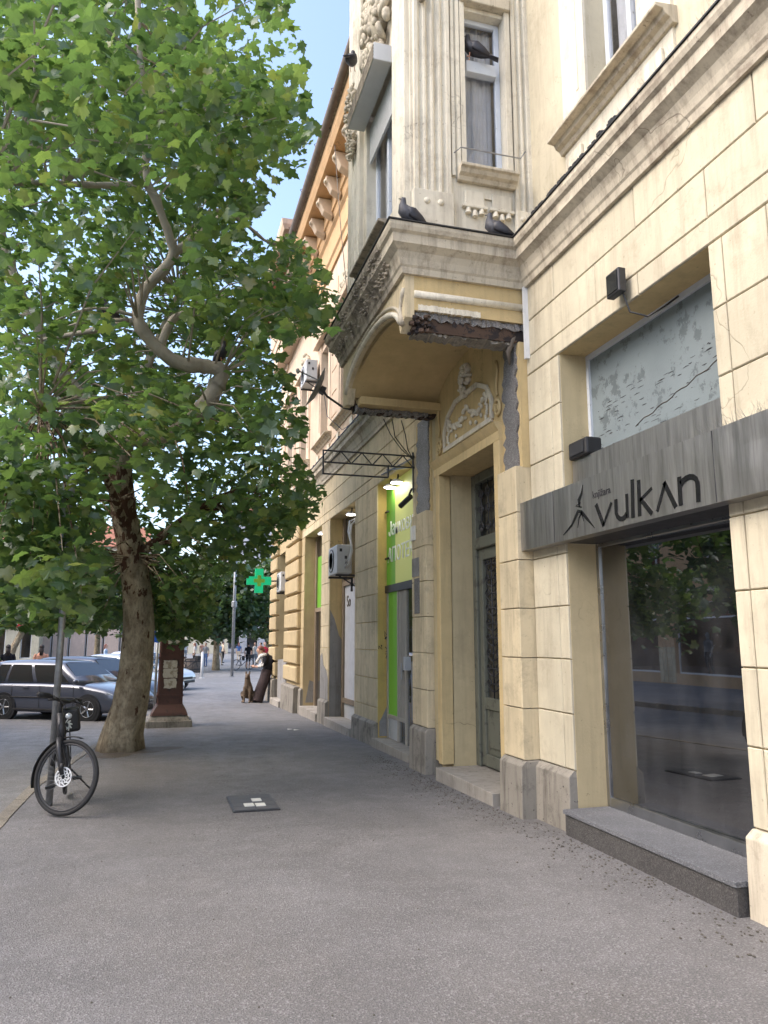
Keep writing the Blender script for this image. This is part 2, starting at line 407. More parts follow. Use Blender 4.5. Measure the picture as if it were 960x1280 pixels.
def faceY(x, y, z):      # faces -Y
    return Matrix(((1, 0, 0, x), (0, 0, -1, y), (0, 1, 0, z), (0, 0, 0, 1)))

# ================================================================ SETTING
def gh(Y):               # the pavement falls gently away from the camera
    t = min(1, max(0, (Y-6)/17)); return -.30*t
def kerb(Y):
    pts = [(-12, -1.35), (10, -1.3), (14, -.95), (18, -.36), (22, 0), (27, .35), (29, .5)]
    for (a, b), (c, d) in zip(pts, pts[1:]):
        if Y <= c: return b+(d-b)*(Y-a)/(c-a)
    return .5
def sheet(name, xs_of, ys, z_of, mat):
    m = MB(); n = 12; rows = []
    for Y in ys:
        a, b = xs_of(Y); rows.append([(a+(b-a)*i/n, Y, z_of(Y)) for i in range(n+1)])
    m.loft(rows, False, False); o = m.build(name, mat); return kind(o, 'structure')
ys = [-12+i*1.0 for i in range(42)]
sheet('pavement', lambda Y: (kerb(Y), 4.3), ys, lambda Y: gh(Y), 'pavement_asphalt')
sheet('road', lambda Y: (-6.9, kerb(Y)-.02), ys, lambda Y: gh(Y)-.13, 'road_asphalt')
kind(MB().box(-400, 400, -200, 700, -.62, -.6).build('ground', 'road_asphalt'), 'structure')
kind(MB().add([(-60, 29, -.305), (90, 29, -.305), (90, 190, -.305), (-60, 190, -.305)], [(0, 1, 2, 3)]).build('plaza', 'plaza_paving'), 'structure')
kind(MB().add([(4.3, 25, -.30), (60, 25, -.30), (60, 29, -.30), (4.3, 29, -.30)], [(0, 1, 2, 3)]).build('side_pavement', 'pavement_asphalt'), 'structure')
sheet('far_pavement', lambda Y: (-15.2, -7.05), ys, lambda Y: gh(Y)-.0, 'plaza_paving')
# kerb stones one by one
ks = bpy.data.objects.new('kerb', None); col.objects.link(ks); kind(ks, 'structure')
Y = -6.0
while Y < 28.5:
    L = 1.0; a, b = kerb(Y), kerb(Y+L-.012); z0, z1 = gh(Y), gh(Y+L); j = random.uniform(-.006, .006)
    MB().loft([[(a-.14+j, Y, z0-.35), (a+.01+j, Y, z0-.35), (a+.01+j, Y, z0+.008), (a-.11+j, Y, z0+.008), (a-.14+j, Y, z0-.03)],
               [(b-.14+j, Y+L-.012, z1-.35), (b+.01+j, Y+L-.012, z1-.35), (b+.01+j, Y+L-.012, z1+.008), (b-.11+j, Y+L-.012, z1+.008), (b-.14+j, Y+L-.012, z1-.03)]]).build('kerb_stone', 'kerb_stone', ks)
    Y += L
kerb2 = bpy.data.objects.new('far_kerb', None); col.objects.link(kerb2); kind(kerb2, 'structure')
for i in range(36): 
    Y = -6+i; MB().box(-7.06, -6.9, Y, Y+.985, gh(Y)-.4, gh(Y)+.005).build('kerb_stone', 'kerb_stone', kerb2)

# ================================================================ THE BUILDING
BLD = thing('apartment_building', (3.42, 10, 0), 'long cream and ochre corner building with an oriel over its doorway', 'building')
WX, UX, GX = 3.42, 3.60, 3.76            # block front, upper wall, glazing planes
TOP = 4.24
OPEN = [(.9, 2.9), (3.93, 5.97), (7.18, 8.85), (10.3, 12.25), (13.8, 16.1), (17.0, 19.2), (21.8, 23.6)]
edges = [-5] + [e for o in OPEN for e in o] + [25]
PIERS = [(edges[i], edges[i+1]) for i in range(0, len(edges), 2)]
PM = ['reveal', 'reveal', 'reveal', 'reveal', 'golden', 'ochre', 'orange_ochre', 'orange_ochre']
for (a, b), m in zip(PIERS, PM): MB().box(WX+.022, 4.2, a, b, -.8, TOP).build('wall', m, BLD)
MB().box(WX+.022, 4.2, -5, 25, TOP, 5.62).build('lintel_wall', 'ochre', BLD)
MB().box(3.40, 4.2, 7.18, 8.85, 3.69, TOP-.002).build('wall', 'ochre', BLD)
MB().box(3.9, 14, -5, -4.7, -.8, 12.2).box(3.98, 14, 24.7, 24.99, -.8, 12.2).box(13.7, 14, -4.7, 24.7, -.8, 12.2).build('wall', 'orange_ochre', BLD)
MB().box(3.7, 14.3, -5.2, 25.2, 12.2, 12.4).build('roof_slab', 'cornice_stone', BLD)
MB().box(4.0, 13.7, -4.7, 24.7, 5.3, 5.5).build('floor_slab', 'interior', BLD)
MB().box(4.2, 13.7, -4.7, 24.7, -.7, .12).build('interior_floor', 'interior_floor', BLD)
MB().box(4.21, 13.7, 6.1, 6.25, .12, 5.3).box(4.21, 13.7, 3.3, 3.45, .12, 5.3).box(7.5, 7.6, 3.45, 6.1, .12, 5.3).box(4.21, 13.7, 9.5, 9.6, .12, 5.3).box(4.21, 13.7, 13, 13.1, .12, 5.3).build('partition_wall', 'interior', BLD)
MB().box(3.98, 4.35, 5.30, 5.88, .12, 5.3).build('interior_column', 'interior_column', BLD)
# tiled pitched roof
MB().prism([(2.75, -5.2, 12.42), (14.5, -5.2, 12.42), (8.6, -5.2, 15.6)], (0, 30.4, 0)).build('roof', 'tile_roof', BLD)

# --- rendered ashlar blocks, one by one, 8 mm joints
CH = .467; Z0 = .5
def block(y0, y1, z0, z1, m, xf=WX, c=.006, xb=None):
    g = .0045; j = random.uniform(-.0015, .0015)
    return MB().slab(xf+j, xb or WX+.0225, y0+g, y1-g, z0+g, z1-g, c).build('block', m, BLD)
def courses(a, b, m, margins=(.13, .13), zs=None, foot=None):
    if foot is not None: block(a, b, foot, Z0, m)
    for i in range(8):
        z0, z1 = Z0+i*CH, Z0+(i+1)*CH
        if zs and not (zs[0] <= z0+.01 and z1 <= zs[1]+.01): continue
        y0, y1 = a+margins[0], b-margins[1]
        if margins[0]: block(a, y0, z0, z1, m)
        if margins[1]: block(y1, b, z0, z1, m)
        if y1-y0 > 1.1 or (i % 2 and y1-y0 > .55):
            k = y0+(y1-y0)*(.5 if i % 2 else .36); block(y0, k, z0, z1, m); block(k, y1, z0, z1, m)
        elif y1-y0 > .05: block(y0, y1, z0, z1, m)
courses(-2, .9, 'cream', (0, .13)); courses(2.9, 3.93, 'cream'); courses(5.97, 6.6, 'cream', (.16, 0))
courses(9.88, 10.3, 'cream_tan', (0, 0)); courses(12.25, 13.8, 'cream_tan', (.2, .16), foot=.26); courses(16.1, 17.0, 'cream_tan', (.2, .15), foot=.31)
courses(19.2, 19.62, 'orange_ochre', (0, 0), foot=.36)
# frieze rows above the openings
for z0, z1, off in ((TOP, TOP+.19, 0), (TOP+.19, TOP+.56, .5), (TOP+.56, 5.17, .0)):
    for r0, r1, m in ((-2, 6.6, 'cream'), (9.28, 19.62, 'cream_tan')):
        cuts = [r0]; y = r0+.7+off
        while y < r1-.5: cuts.append(y); y += random.uniform(1.15, 1.75)
        cuts.append(r1)
        for a, b in zip(cuts, cuts[1:]): block(a, b, z0, z1, m)
# rusticated quoin piers at the street corner
for a, b in ((19.62, 21.8), (23.6, 25.0)):
    for i in range(10):
        z0 = Z0-.02+i*CH
        block(a+.0, b-.0, z0+.03, z0+CH-.03, 'orange_ochre', xf=WX-.11, c=.03)
    MB().box(WX-.0, WX+.03, a+.02, b-.02, Z0-.5, 5.17).build('wall', 'orange_ochre', BLD)
MB().box(WX-.005, WX+.03, 21.8, 23.6, TOP, 5.17).build('wall', 'orange_ochre', BLD)
# plinth stones
def plinth(a, b, xf=WX-.055, top=Z0, m='plinth'):
    g = -.45
    MB().loft([[(xf-.015, a-.01, g), (xf-.015, b+.01, g), (4.19, b+.01, g), (4.19, a-.01, g)],
               [(xf, a-.005, top-.05), (xf, b+.005, top-.05), (4.19, b+.005, top-.05), (4.19, a-.005, top-.05)],
               [(xf+.05, a+.0, top-.004), (xf+.05, b-.0, top-.004), (4.19, b, top-.004), (4.19, a, top-.004)]]).build('plinth_stone', m, BLD, bevel=.008)
for a, b, xf, t, m in ((-4, .9, 3.365, .5, 'plinth'), (2.9, 3.93, 3.365, .5, 'cornice_stone'), (5.98, 6.62, 3.365, .5, 'plinth'), (12.26, 13.78, 3.365, .28, 'plinth'), (16.12, 16.98, 3.365, .33, 'plinth'), (19.22, 19.55, 3.365, .4, 'plinth'), (19.6, 21.7, 3.25, .42, 'plinth'), (23.6, 25.02, 3.25, .42, 'plinth')):
    plinth(a, b, xf, t, m)
# patched grey render at the foot of two piers, on the reveal
for (y, z, m, pts) in ((16.1, 0, 'grey_render', [(0, -.05), (.4, -.05), (.4, 1.1), (.3, 1.25), (.34, 1.5), (.2, 1.7), (.1, 2.05), (0, 2.25)]),
                    (12.25, 0, 'grey_render', [(.02, .05), (.22, .05), (.22, .5), (.15, .52), (.06, .34), (.02, .28)]),
                    (19.2, 0, 'grey_render', [(.05, .05), (.3, .05), (.28, .55), (.15, .6)])):
    MB().prism([(WX+.024+p[0], y-.006, p[1]) for p in pts], (0, .012, 0)).build('render_patch', m, BLD)
MB().prism([(WX-.006, 16.14, .33), (WX-.006, 16.96, .33), (WX-.006, 16.96, 1.25), (WX-.006, 16.75, 1.32), (WX-.006, 16.6, 1.05), (WX-.006, 16.3, .95), (WX-.006, 16.14, .8)], (.012, 0, 0)).build('render_patch', 'grey_render', BLD)
MB().prism([(WX-.012, 21.9, -.3), (WX-.012, 23.5, -.3), (WX-.012, 23.5, 1.0), (WX-.012, 22.4, 1.05), (WX-.012, 21.9, .95)], (.4, 0, 0)).build('render_patch', 'grey_render', BLD)

# --- thresholds / steps
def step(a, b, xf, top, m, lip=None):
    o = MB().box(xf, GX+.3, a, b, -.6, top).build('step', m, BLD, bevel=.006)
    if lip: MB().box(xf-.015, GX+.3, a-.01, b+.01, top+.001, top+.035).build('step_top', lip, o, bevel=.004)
MB()
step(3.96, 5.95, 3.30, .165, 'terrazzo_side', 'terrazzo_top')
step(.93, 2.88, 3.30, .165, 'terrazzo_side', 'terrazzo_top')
step(7.2, 8.84, 3.20, .10, 'step_stone'); step(10.32, 12.24, 3.33, .03, 'step_stone'); step(13.82, 16.08, 3.33, .0, 'step_stone')
step(17.02, 19.18, 3.33, -.02, 'step_stone'); step(21.82, 23.58, 3.2, -.12, 'step_stone')

# --- generic window / door builders ------------------------------------------------
def fX(Xp): return lambda u, d, z: (Xp-d, u, z)
def fY(Yp): return lambda u, d, z: (u, Yp-d, z)
def bx(m, f, u0, u1, d0, d1, z0, z1):
    a, b = f(u0, d0, z0), f(u1, d1, z1); m.box(a[0], b[0], a[1], b[1], a[2], b[2]); return m
def window(f, u0, u1, z0, z1, frame='old_white', cols=2, mid=None, rec=.2, curtain=True, parent=BLD, fw=.06, name='window', glass='window_glass'):
    """casement window standing rec behind plane f; frame part with panes and curtain as sub-parts"""
    m = MB(); t0, t1 = -rec-.05, -rec
    bx(m, f, u0, u0+fw, t0, t1, z0, z1); bx(m, f, u1-fw, u1, t0, t1, z0, z1)
    bx(m, f, u0+fw, u1-fw, t0, t1, z0, z0+fw); bx(m, f, u0+fw, u1-fw, t0, t1, z1-fw, z1)
    zb = [(z0+fw, z1-fw)]
    if mid:
        bx(m, f, u0+fw, u1-fw, t0, t1+.05, mid-.07, mid+.07); zb = [(z0+fw, mid-.07), (mid+.07, z1-fw)]
    wd = (u1-u0-2*fw)/cols; panes = []
    for k in range(cols):
        for a, b in zb:
            if k: bx(m, f, u0+fw+k*wd-.03, u0+fw+k*wd+.03, t0, t1+.012, a, b)
            panes.append((u0+fw+k*wd+(.03 if k else 0), u0+fw+(k+1)*wd-(.03 if k < cols-1 else 0), a, b))
    o = m.build(name, frame, parent, bevel=.005, seg=1)
    for a, b, c, d in panes:
        bx(MB(), f, a-.005, b+.005, -rec-.032, -rec-.024, c-.005, d+.005).build('pane', glass, o)
    if curtain:
        q = MB(); n = 24; r0, r1 = [], []
        for i in range(n+1):
            u = u0+fw+(u1-u0-2*fw)*i/n; dd = -rec-.11+.02*math.sin(i*2.1)+.012*math.sin(i*.7)
            r0.append(f(u, dd, z0+.02)); r1.append(f(u, dd, z1-.02))
        q.loft([r0, r1], False, False).build('curtain', 'curtain', o, smooth=True)
    return o
def wallgrid(f, u0, u1, z0, z1, th, ops, mat, name='upper_wall'):
    us = sorted({u0, u1, *[v for o in ops for v in o[:2]]})
    for a, b in zip(us, us[1:]):
        zz = z0
        for o in sorted([o for o in ops if o[0] <= a+1e-6 and o[1] >= b-1e-6], key=lambda o: o[2]):
            bx(MB(), f, a, b, -th, 0, zz, o[2]).build(name, mat, BLD); zz = o[3]
        bx(MB(), f, a, b, -th, 0, zz, z1).build(name, mat, BLD)
def guttae(f, u, z, s=1):
    """little bracket with three drops"""
    m = MB(); bx(m, f, u-.14*s, u+.14*s, 0, .05, z, z+.035); bx(m, f, u-.11*s, u+.11*s, 0, .035, z+.035, z+.2)
    o = m.build('apron_bracket', 'white_stucco', BLD, bevel=.006, seg=1)
    for k, dz in ((-1, .0), (0, -.03), (1, 0)):
        c = f(u+k*.075*s, .025, z-.03+dz)
        a = Vector(f(u, 1, z))-Vector(f(u, 0, z))
        MB().lathe((c[0], c[1], c[2]-.03), [(.034, 0), (.022, .07)], 8).build('drop', 'white_stucco', o)
def sill(f, u0, u1, z, m='cornice_stone', p=.16):
    prof = [(0, z-.14), (.05, z-.14), (.07, z-.1), (.11, z-.08), (.13, z-.04), (p, z-.03), (p, z+.0), (0, z+.02)]
    o = MB().prism([f(u0, d, zz) for d, zz in prof], Vector(f(u1, 0, 0))-Vector(f(u0, 0, 0))).build('sill', m, BLD, bevel=.004, seg=1)
    return o
def discs(f, us, z, r=.035):
    for u in us:
        c = Vector(f(u, 0, z)); n = Vector(f(u, 1, z))-c
        MB().ell(c+n*.004, tuple(max(.02, r*(1-abs(k)*.55)) if abs(k) > .5 else r for k in n), 10, 6).build('boss', 'white_stucco', BLD, smooth=True)
def flutes(f, u0, u1, z0, z1, n=4, d=.055, m='white_stucco'):
    """fluted pilaster: a slab whose face is a row of rounded reeds with channels between"""
    pts = [(u0, -.02), (u0, d)]; wd = (u1-u0-.06)/n
    for k in range(n):
        a = u0+.03+k*wd
        for t in range(7):
            q = t/6; pts.append((a+wd*(.12+.76*q), d-.034*math.sin(math.pi*q)))
    pts += [(u1, d), (u1, -.02)]
    MB().prism([f(u, dd, z0) for u, dd in pts], (0, 0, z1-z0)).build('pilaster', m, BLD)

# --- ground floor: near shop window ------------------------------------------------
def shopfront(a, b):
    m = MB(); X = GX; fw = .05
    m.box(X-.04, X+.03, b-fw, b, .2, 2.5).box(X-.04, X+.03, a, a+fw, .2, 2.5).box(X-.041, X+.031, a+fw, b-fw, .2, .28).box(X-.041, X+.031, a+fw, b-fw, 2.42, 2.5)
    o = m.build('shop_window', 'steel', BLD, bevel=.004, seg=1)
    MB().prism([(X+.018, a+fw, .28), (X+.028, a+fw, .28), (X-.012, b-fw, .28), (X-.022, b-fw, .28)], (0, 0, 2.14)).build('pane', 'shop_glass', o)
    MB().box(X-.02, X+.02, a, b, 2.5, 2.92).build('transom_panel', 'dark_metal', BLD)
    t = MB().box(X-.05, X+.0, b-.04, b, 2.92, TOP).box(X-.05, X, a, a+.04, 2.92, TOP).box(X-.051, X+.001, a+.04, b-.04, TOP-.05, TOP).build('transom_frame', 'old_white', BLD)
    MB().box(X-.028, X-.018, a+.04, b-.04, 2.9, TOP-.05).build('metal_sheet', 'sheet_metal', t)
    fk = MB(); qr = random.Random(4)      # flaked paint in short level tears
    for k in range(170):
        zz = 3.0+.75*qr.random()**1.5; yy = a+.1+qr.random()*(b-a-.25); L = qr.uniform(.015, .1)
        fk.stroke([(X-.0285, yy, zz), (X-.0285, yy+L*.5, zz+qr.uniform(-.004, .006)), (X-.0285, yy+L, zz)], [.002, qr.uniform(.004, .011), .002], (-1, 0, 0), .001)
    kind(fk.build('paint_flakes', 'dark_metal' , t), 'stuff')
    MB().tube([(X-.03, a+.15+.01*i, 3.62-.05*math.sin(i*.3)) if i < 6 else (X-.03, a+.15+.06*(i-5), 3.62-.012*(i-5)+.01*math.sin(i*1.7)) for i in range(26)], .004, 4).build('loose_cable', 'dark_joint', t)
shopfront(3.93, 5.97); shopfront(.9, 2.9)
MB().box(3.965, 3.979, 5.32, 5.86, .40, .445).build('column_tape', 'banner', BLD)
# steel apron behind the sign
MB().box(3.50, 3.56, 3.95, 5.93, 2.88, 3.2).build('apron_panel', 'brushed_steel', BLD)
MB().box(3.50, 3.57, .95, 2.88, 2.88, 3.2).build('apron_panel', 'brushed_steel', BLD)

# --- portal --------------------------------------------------------------------------
PX = 3.26
def portal_pier(a, b, rough_z):
    for i in range(6):
        z0 = Z0+i*CH; MB().slab(PX, 3.46, a+.003, b-.003, z0+.004, min(z0+CH, 3.34)-.004, .006).build('block', 'cream_tan', BLD)
    # hacked-off plaster above
    n = 22; L, Rr = [], []
    for i in range(n+1):
        z = rough_z+(4.62-rough_z)*i/n; L.append((a+.06+random.uniform(-.03, .03), z)); Rr.append((b-.08+random.uniform(-.05, .05), z))
    MB().prism([(PX+.06, y, z) for y, z in L+Rr[::-1]], (.12, 0, 0)).build('bare_masonry', 'rough_plaster', BLD)
    MB().box(PX+.08, 3.46, a, b, rough_z-.02, 4.6).build('pier_core', 'ochre', BLD)
    plinth(a-.02, b+.02, PX-.04, .5)
portal_pier(6.60, 7.03, 3.31); portal_pier(9.28, 9.88, 3.31)
# inner trim and head moulding
MB().box(PX+.03, 3.46, 8.85, 8.98, .12, 3.68).build('door_trim', 'ochre', BLD, bevel=.01)
MB().box(PX+.03, 3.46, 7.03, 7.18, .12, 3.68).build('door_trim', 'ochre', BLD, bevel=.01)
MB().box(PX+.10, 3.46, 8.98, 9.28, .12, 4.55).build('wall', 'reveal', BLD)
MB().prism([(3.46, 7.03, z_) if d_ is None else (PX+d_, 7.03, z_) for d_, z_ in ((None, 3.68), (.03, 3.68), (.03, 3.78), (0, 3.82), (-.03, 3.87), (None, 3.88))], (0, 2.0, 0)).build('door_hood', 'ochre', BLD)
# tympanum
def arch(y, y0=6.75, y1=9.12, zs=4.6, rise=.42): 
    t = (y-(y0+y1)/2)/((y1-y0)/2); return zs+rise*math.sqrt(max(0, 1-t*t*.96))
ny = 28; AY = [6.75+(9.12-6.75)*i/ny for i in range(ny+1)]
MB().prism([(PX+.09, 9.12, 3.88), (PX+.09, 6.75, 3.88)] + [(PX+.09, y, arch(y)+.06) for y in AY], (.14, 0, 0)).build('tympanum', 'ochre', BLD)
def at_t(u, z, d=0): return (PX+.085-d, u, z)
fr = [(7.28, 3.98), (8.74, 3.98), (8.74, 4.2), (8.62, 4.38), (8.35, 4.5), (7.67, 4.5), (7.4, 4.38), (7.28, 4.2), (7.28, 3.98)]
tf = MB().stroke([at_t(*p) for p in fr], .055, (-1, 0, 0), .03).build('tympanum_frame', 'white_stucco', BLD, bevel=.006, seg=1)
gm = MB()
for i in range(64):                                # garland of leaves and flowers in relief
    t = i/63; y = 7.42+1.2*t; z = 4.34-.16*abs(math.sin(t*math.pi*2))+random.uniform(-.035, .035)
    if i % 8 == 0: z -= .1
    gm.ell(at_t(y, z, .012), (random.uniform(.015, .03), random.uniform(.02, .035), random.uniform(.018, .032)), 7, 4)
for s_ in (7.42, 8.6):
    for i in range(14): gm.ell(at_t(s_+random.uniform(-.03, .03), 4.3-.024*i, .01), (.02, .022, .02), 6, 4)
kind(gm.build('garland', 'white_stucco', BLD, smooth=True), 'stuff')
gm = MB()
for i in range(46):
    a = random.uniform(0, 6.28); r = random.random()**.5
    gm.ell(at_t(8.02+.16*r*math.cos(a), 4.66+.2*r*math.sin(a), .02+.03*(1-r)), (random.uniform(.02, .05), random.uniform(.02, .045), random.uniform(.02, .045)), 7, 4)
gm.build('keystone_ornament', 'white_stucco', BLD, smooth=True)
for y0, sgn in ((7.13, 1), (8.93, -1)):
    pts = [at_t(y0+sgn*.09*(1-i/26)*math.cos(i*.5), 4.05+.11*(1-i/26)*math.sin(i*.5), .015) for i in range(24)]
    MB().tube(pts, .018, 6).build('scroll', 'ochre', BLD, smooth=True)
    MB().tube([at_t(y0+sgn*.02*math.sin(k*1.1), 4.2+.065*k, .015) for k in range(7)], .016, 6).build('scroll', 'ochre', BLD, smooth=True)
# entrance door: two leaves with iron grilles, frame, fanlight
DX = 3.78
dr = MB().box(DX-.05, DX+.06, 7.18, 7.3, .1, 3.68).box(DX-.05, DX+.06, 8.73, 8.85, .1, 3.68).box(DX-.051, DX+.06, 7.3, 8.73, 3.56, 3.68).box(DX-.07, DX+.06, 7.3, 8.73, 2.72, 2.86).build('door_frame', 'green_door', BLD, bevel=.01, seg=1)
def leaf_door(a, b):
    m = MB().box(DX-.02, DX+.04, a, a+.11, .12, 2.72).box(DX-.02, DX+.04, b-.11, b, .12, 2.72).box(DX-.021, DX+.04, a+.11, b-.11, .12, .26).box(DX-.021, DX+.04, a+.11, b-.11, .78, .92).box(DX-.021, DX+.04, a+.11, b-.11, 2.58, 2.72)
    m.box(DX+.005, DX+.03, a+.11, b-.11, .26, .78)
    o = m.build('door', 'green_door', BLD, bevel=.008, seg=1)
    MB().box(DX-.012, DX+.0, a+.17, b-.17, .34, .70).build('door_panel', 'green_door', o, bevel=.012, seg=1)
    MB().box(DX+.02, DX+.028, a+.1, b-.1, .91, 2.59).build('pane', 'window_glass', o)
    g = MB(); c = (a+b)/2; wd = (b-a)/2-.13
    for k in range(9):
        z = 1.0+k*.178
        for s_ in (-1, 1):
            g.tube([(DX-.004, c+s_*wd*(.12+.8*math.sin(i/9*math.pi*1.15)*(1-i/14)), z+.17*(i/9)*math.cos(i*.12)) for i in range(10)], .009, 5)
            g.tube([(DX-.004, c+s_*wd*(.55+.32*(1-i/12)*math.cos(i*.75)), z+.09+.06*(1-i/12)*math.sin(i*.75)) for i in range(11)], .007, 5)
    g.tube([(DX-.004, c, .92), (DX-.004, c, 2.58)], .009, 5)
    g.build('iron_grille', 'dark_metal', o, smooth=True)
    return o
leaf_door(8.02, 8.72); d1 = leaf_door(7.31, 8.01)
MB().tube([(DX-.06, 7.98, 1.15), (DX-.06, 7.98, 1.3)], .012, 6).box(DX-.065, DX-.02, 7.965, 7.995, 1.21, 1.24).build('handle', 'dark_metal', d1)
fl = MB().box(DX+.02, DX+.028, 7.3, 8.73, 2.86, 3.56).build('fanlight', 'window_glass', BLD)
g = MB()
for k in range(7):
    y = 7.4+k*.205
    g.tube([(DX-.0, y, 2.86), (DX, y, 3.56)], .008, 5)
    for s_ in (-1, 1):
        for z in (2.98, 3.2, 3.4): g.tube([(DX-.005, y+s_*.08*(1-i/12)*math.cos(i*.7), z+.09*(1-i/12)*math.sin(i*.7)) for i in range(11)], .007, 5)
g.build('iron_grille', 'dark_metal', fl, smooth=True)

# --- cornice round the building and the oriel ------------------------------------------
OX, OY0, OY1 = 2.12, 6.60, 9.26
prof = [(-.04, 5.16), (.035, 5.16), (.045, 5.22), (.06, 5.24), (.075, 5.30), (.10, 5.36), (.15, 5.40), (.165, 5.41), (.17, 5.50), (.20, 5.52), (.215, 5.56), (.215, 5.60), (-.04, 5.62)]
segs = [[(WX, -5), (WX, OY0), (OX, OY0), (OX, OY0+.001)], None, [(OX, OY1-.001), (OX, OY1), (WX, OY1), (WX, 25), (14, 25)]]
MB().sweep([(WX, -5), (WX, OY0), (OX, OY0), (OX, OY0+.25)], prof).build('cornice', 'cornice_stone', BLD)
MB().sweep([(OX, OY0+.25), (OX, OY1), (WX, OY1), (WX, OY1+.3)], prof).build('cornice', 'cornice_worn', BLD)
MB().sweep([(WX, OY1+.3), (WX, 25.0), (14, 25.0)], prof).build('cornice', 'cornice_stone', BLD)
fl_ = [(.10, 5.622), (.228, 5.604), (.228, 5.618), (.10, 5.636)]
MB().sweep([(WX, -5), (WX, OY0), (OX, OY0), (OX, OY1), (WX, OY1), (WX, 25), (14, 25)], fl_).build('cornice_flashing', 'black', BLD)
MB().box(OX-.1, 3.64, OY0-.1, OY1+.1, 5.56, 5.618).build('oriel_ledge', 'cornice_stone', BLD)
rub = MB()
for i in range(420):                                # broken render lying on the decayed front cornice and the ledges
    y = random.uniform(OY0+.2, OY1+.1); t = random.random()
    d = .08+.13*t; z = 5.26+.3*t+random.uniform(-.03, .03); r = random.uniform(.005, .022)
    rub.ell((OX-d, y, z), (r, r*1.5, r*.8), 5, 3)
o = rub.build('broken_render', 'cornice_worn', BLD); kind(o, 'stuff')
rub = MB()
for i in range(520):
    y = random.choice([random.uniform(4.6, 6.1), random.uniform(11, 18)]); r = random.uniform(.012, .034)
    rub.ell((WX-.10-random.uniform(0, .09), y, 5.645+random.uniform(0, .02)), (r, r*1.4, r), 5, 3)
o = rub.build('bird_droppings', 'black', BLD); kind(o, 'stuff')
spk = MB()
for i in range(420):
    y = random.uniform(1.5, 6.3); a = Vector((WX-.16, y, 5.62)); b = a+Vector((random.uniform(-.09, .02), random.uniform(-.05, .05), random.uniform(.07, .12)))
    spk.add([a+Vector((.0015, 0, 0)), a+Vector((0, .0022, 0)), a+Vector((-.0015, 0, 0)), b], [(0, 1, 3), (1, 2, 3), (2, 0, 3)])
o = spk.build('bird_spikes', 'galvanised', BLD); kind(o, 'stuff')

# --- oriel, lower part ------------------------------------------------------------------
MB().box(OX+.1, WX+.02, OY0, OY0+.15, 4.80, 5.18).build('oriel_side', 'ochre', BLD)
MB().box(OX+.1, WX+.02, OY1-.15, OY1, 4.62, 5.18).build('oriel_side', 'ochre', BLD)
MB().tube([(OX+.1, OY0-.005, 4.965), (WX-.02, OY0-.005, 4.965)], .038, 10).build('roll_moulding', 'white_stucco', BLD, smooth=True)
def ragged_beam(y0, y1, z0, z1, x0=OX+.12, x1=WX, amp=1):
    n = 40; A = []
    for i in range(n+1):
        x = x0+(x1-x0)*i/n; q = lambda a_, b_: random.uniform(a_, b_)*amp
        A.append([(x, y0+q(-.02, .012), z0+q(-.025, .02)), (x, y1, z0+q(-.01, .02)), (x, y1, z1), (x, y0+q(-.008, .02), z1+q(-.03, .03))])
    return MB().loft(A)
ragged_beam(OY0-.012, OY0+.16, 4.80, 4.86, OX+.14, WX-.5, .22).build('broken_edge', 'white_stucco', BLD)
ragged_beam(OY0+.02, OY0+.16, 4.73, 4.81).build('broken_edge', 'rough_plaster', BLD)
b_ = MB().box(OX+.14, WX, OY0+.03, OY0+.05, 4.63, 4.74).box(OX+.14, WX, OY0+.03, OY0+.15, 4.60, 4.632).box(OX+.14, WX, OY0+.031, OY0+.15, 4.738, 4.76).build('steel_beam', 'rust', BLD)
ragged_beam(OY0+.05, OY0+.24, 4.58, 4.615).build('broken_edge', 'plinth', BLD)
ragged_beam(OY1-.16, OY1-.01, 4.52, 4.66).build('steel_beam', 'rust', BLD)
ragged_beam(OY1-.22, OY1-.05, 4.51, 4.56, x1=WX-.2).build('broken_edge', 'rough_plaster', BLD)
MB().box(OX+.15, WX+.05, OY1-.36, OY1-.17, 4.56, 4.66).build('soffit_band', 'ochre', BLD)
# barrel soffit and arched front fascia
rows = [[(X, y, arch(y, OY0+.14, OY1-.2)) for y in [OY0+.14+(OY1-OY0-.34)*i/ny for i in range(ny+1)]] for X in (OX+.05, WX+.06)]
MB().loft(rows, False, False).build('soffit', 'soffit', BLD, smooth=True)
yy = [OY0+.14+(OY1-OY0-.34)*i/ny for i in range(ny+1)]
MB().prism([(OX, OY1, 5.18), (OX, OY0, 5.18), (OX, OY0, 4.72), (OX, OY0+.14, 4.60)] + [(OX, y, arch(y, OY0+.14, OY1-.2)) for y in yy[1:-1]] + [(OX, OY1-.2, 4.58), (OX, OY1, 4.6)], (.1, 0, 0)).build('oriel_front', 'cream_tan', BLD)
for off, r in ((.035, .032), (.11, .02)):
    MB().tube([(OX-.004, y, arch(y, OY0+.14, OY1-.2)+off) for y in yy], r, 6).build('archivolt', 'white_stucco' if off < .05 else 'cornice_stone', BLD, smooth=True)
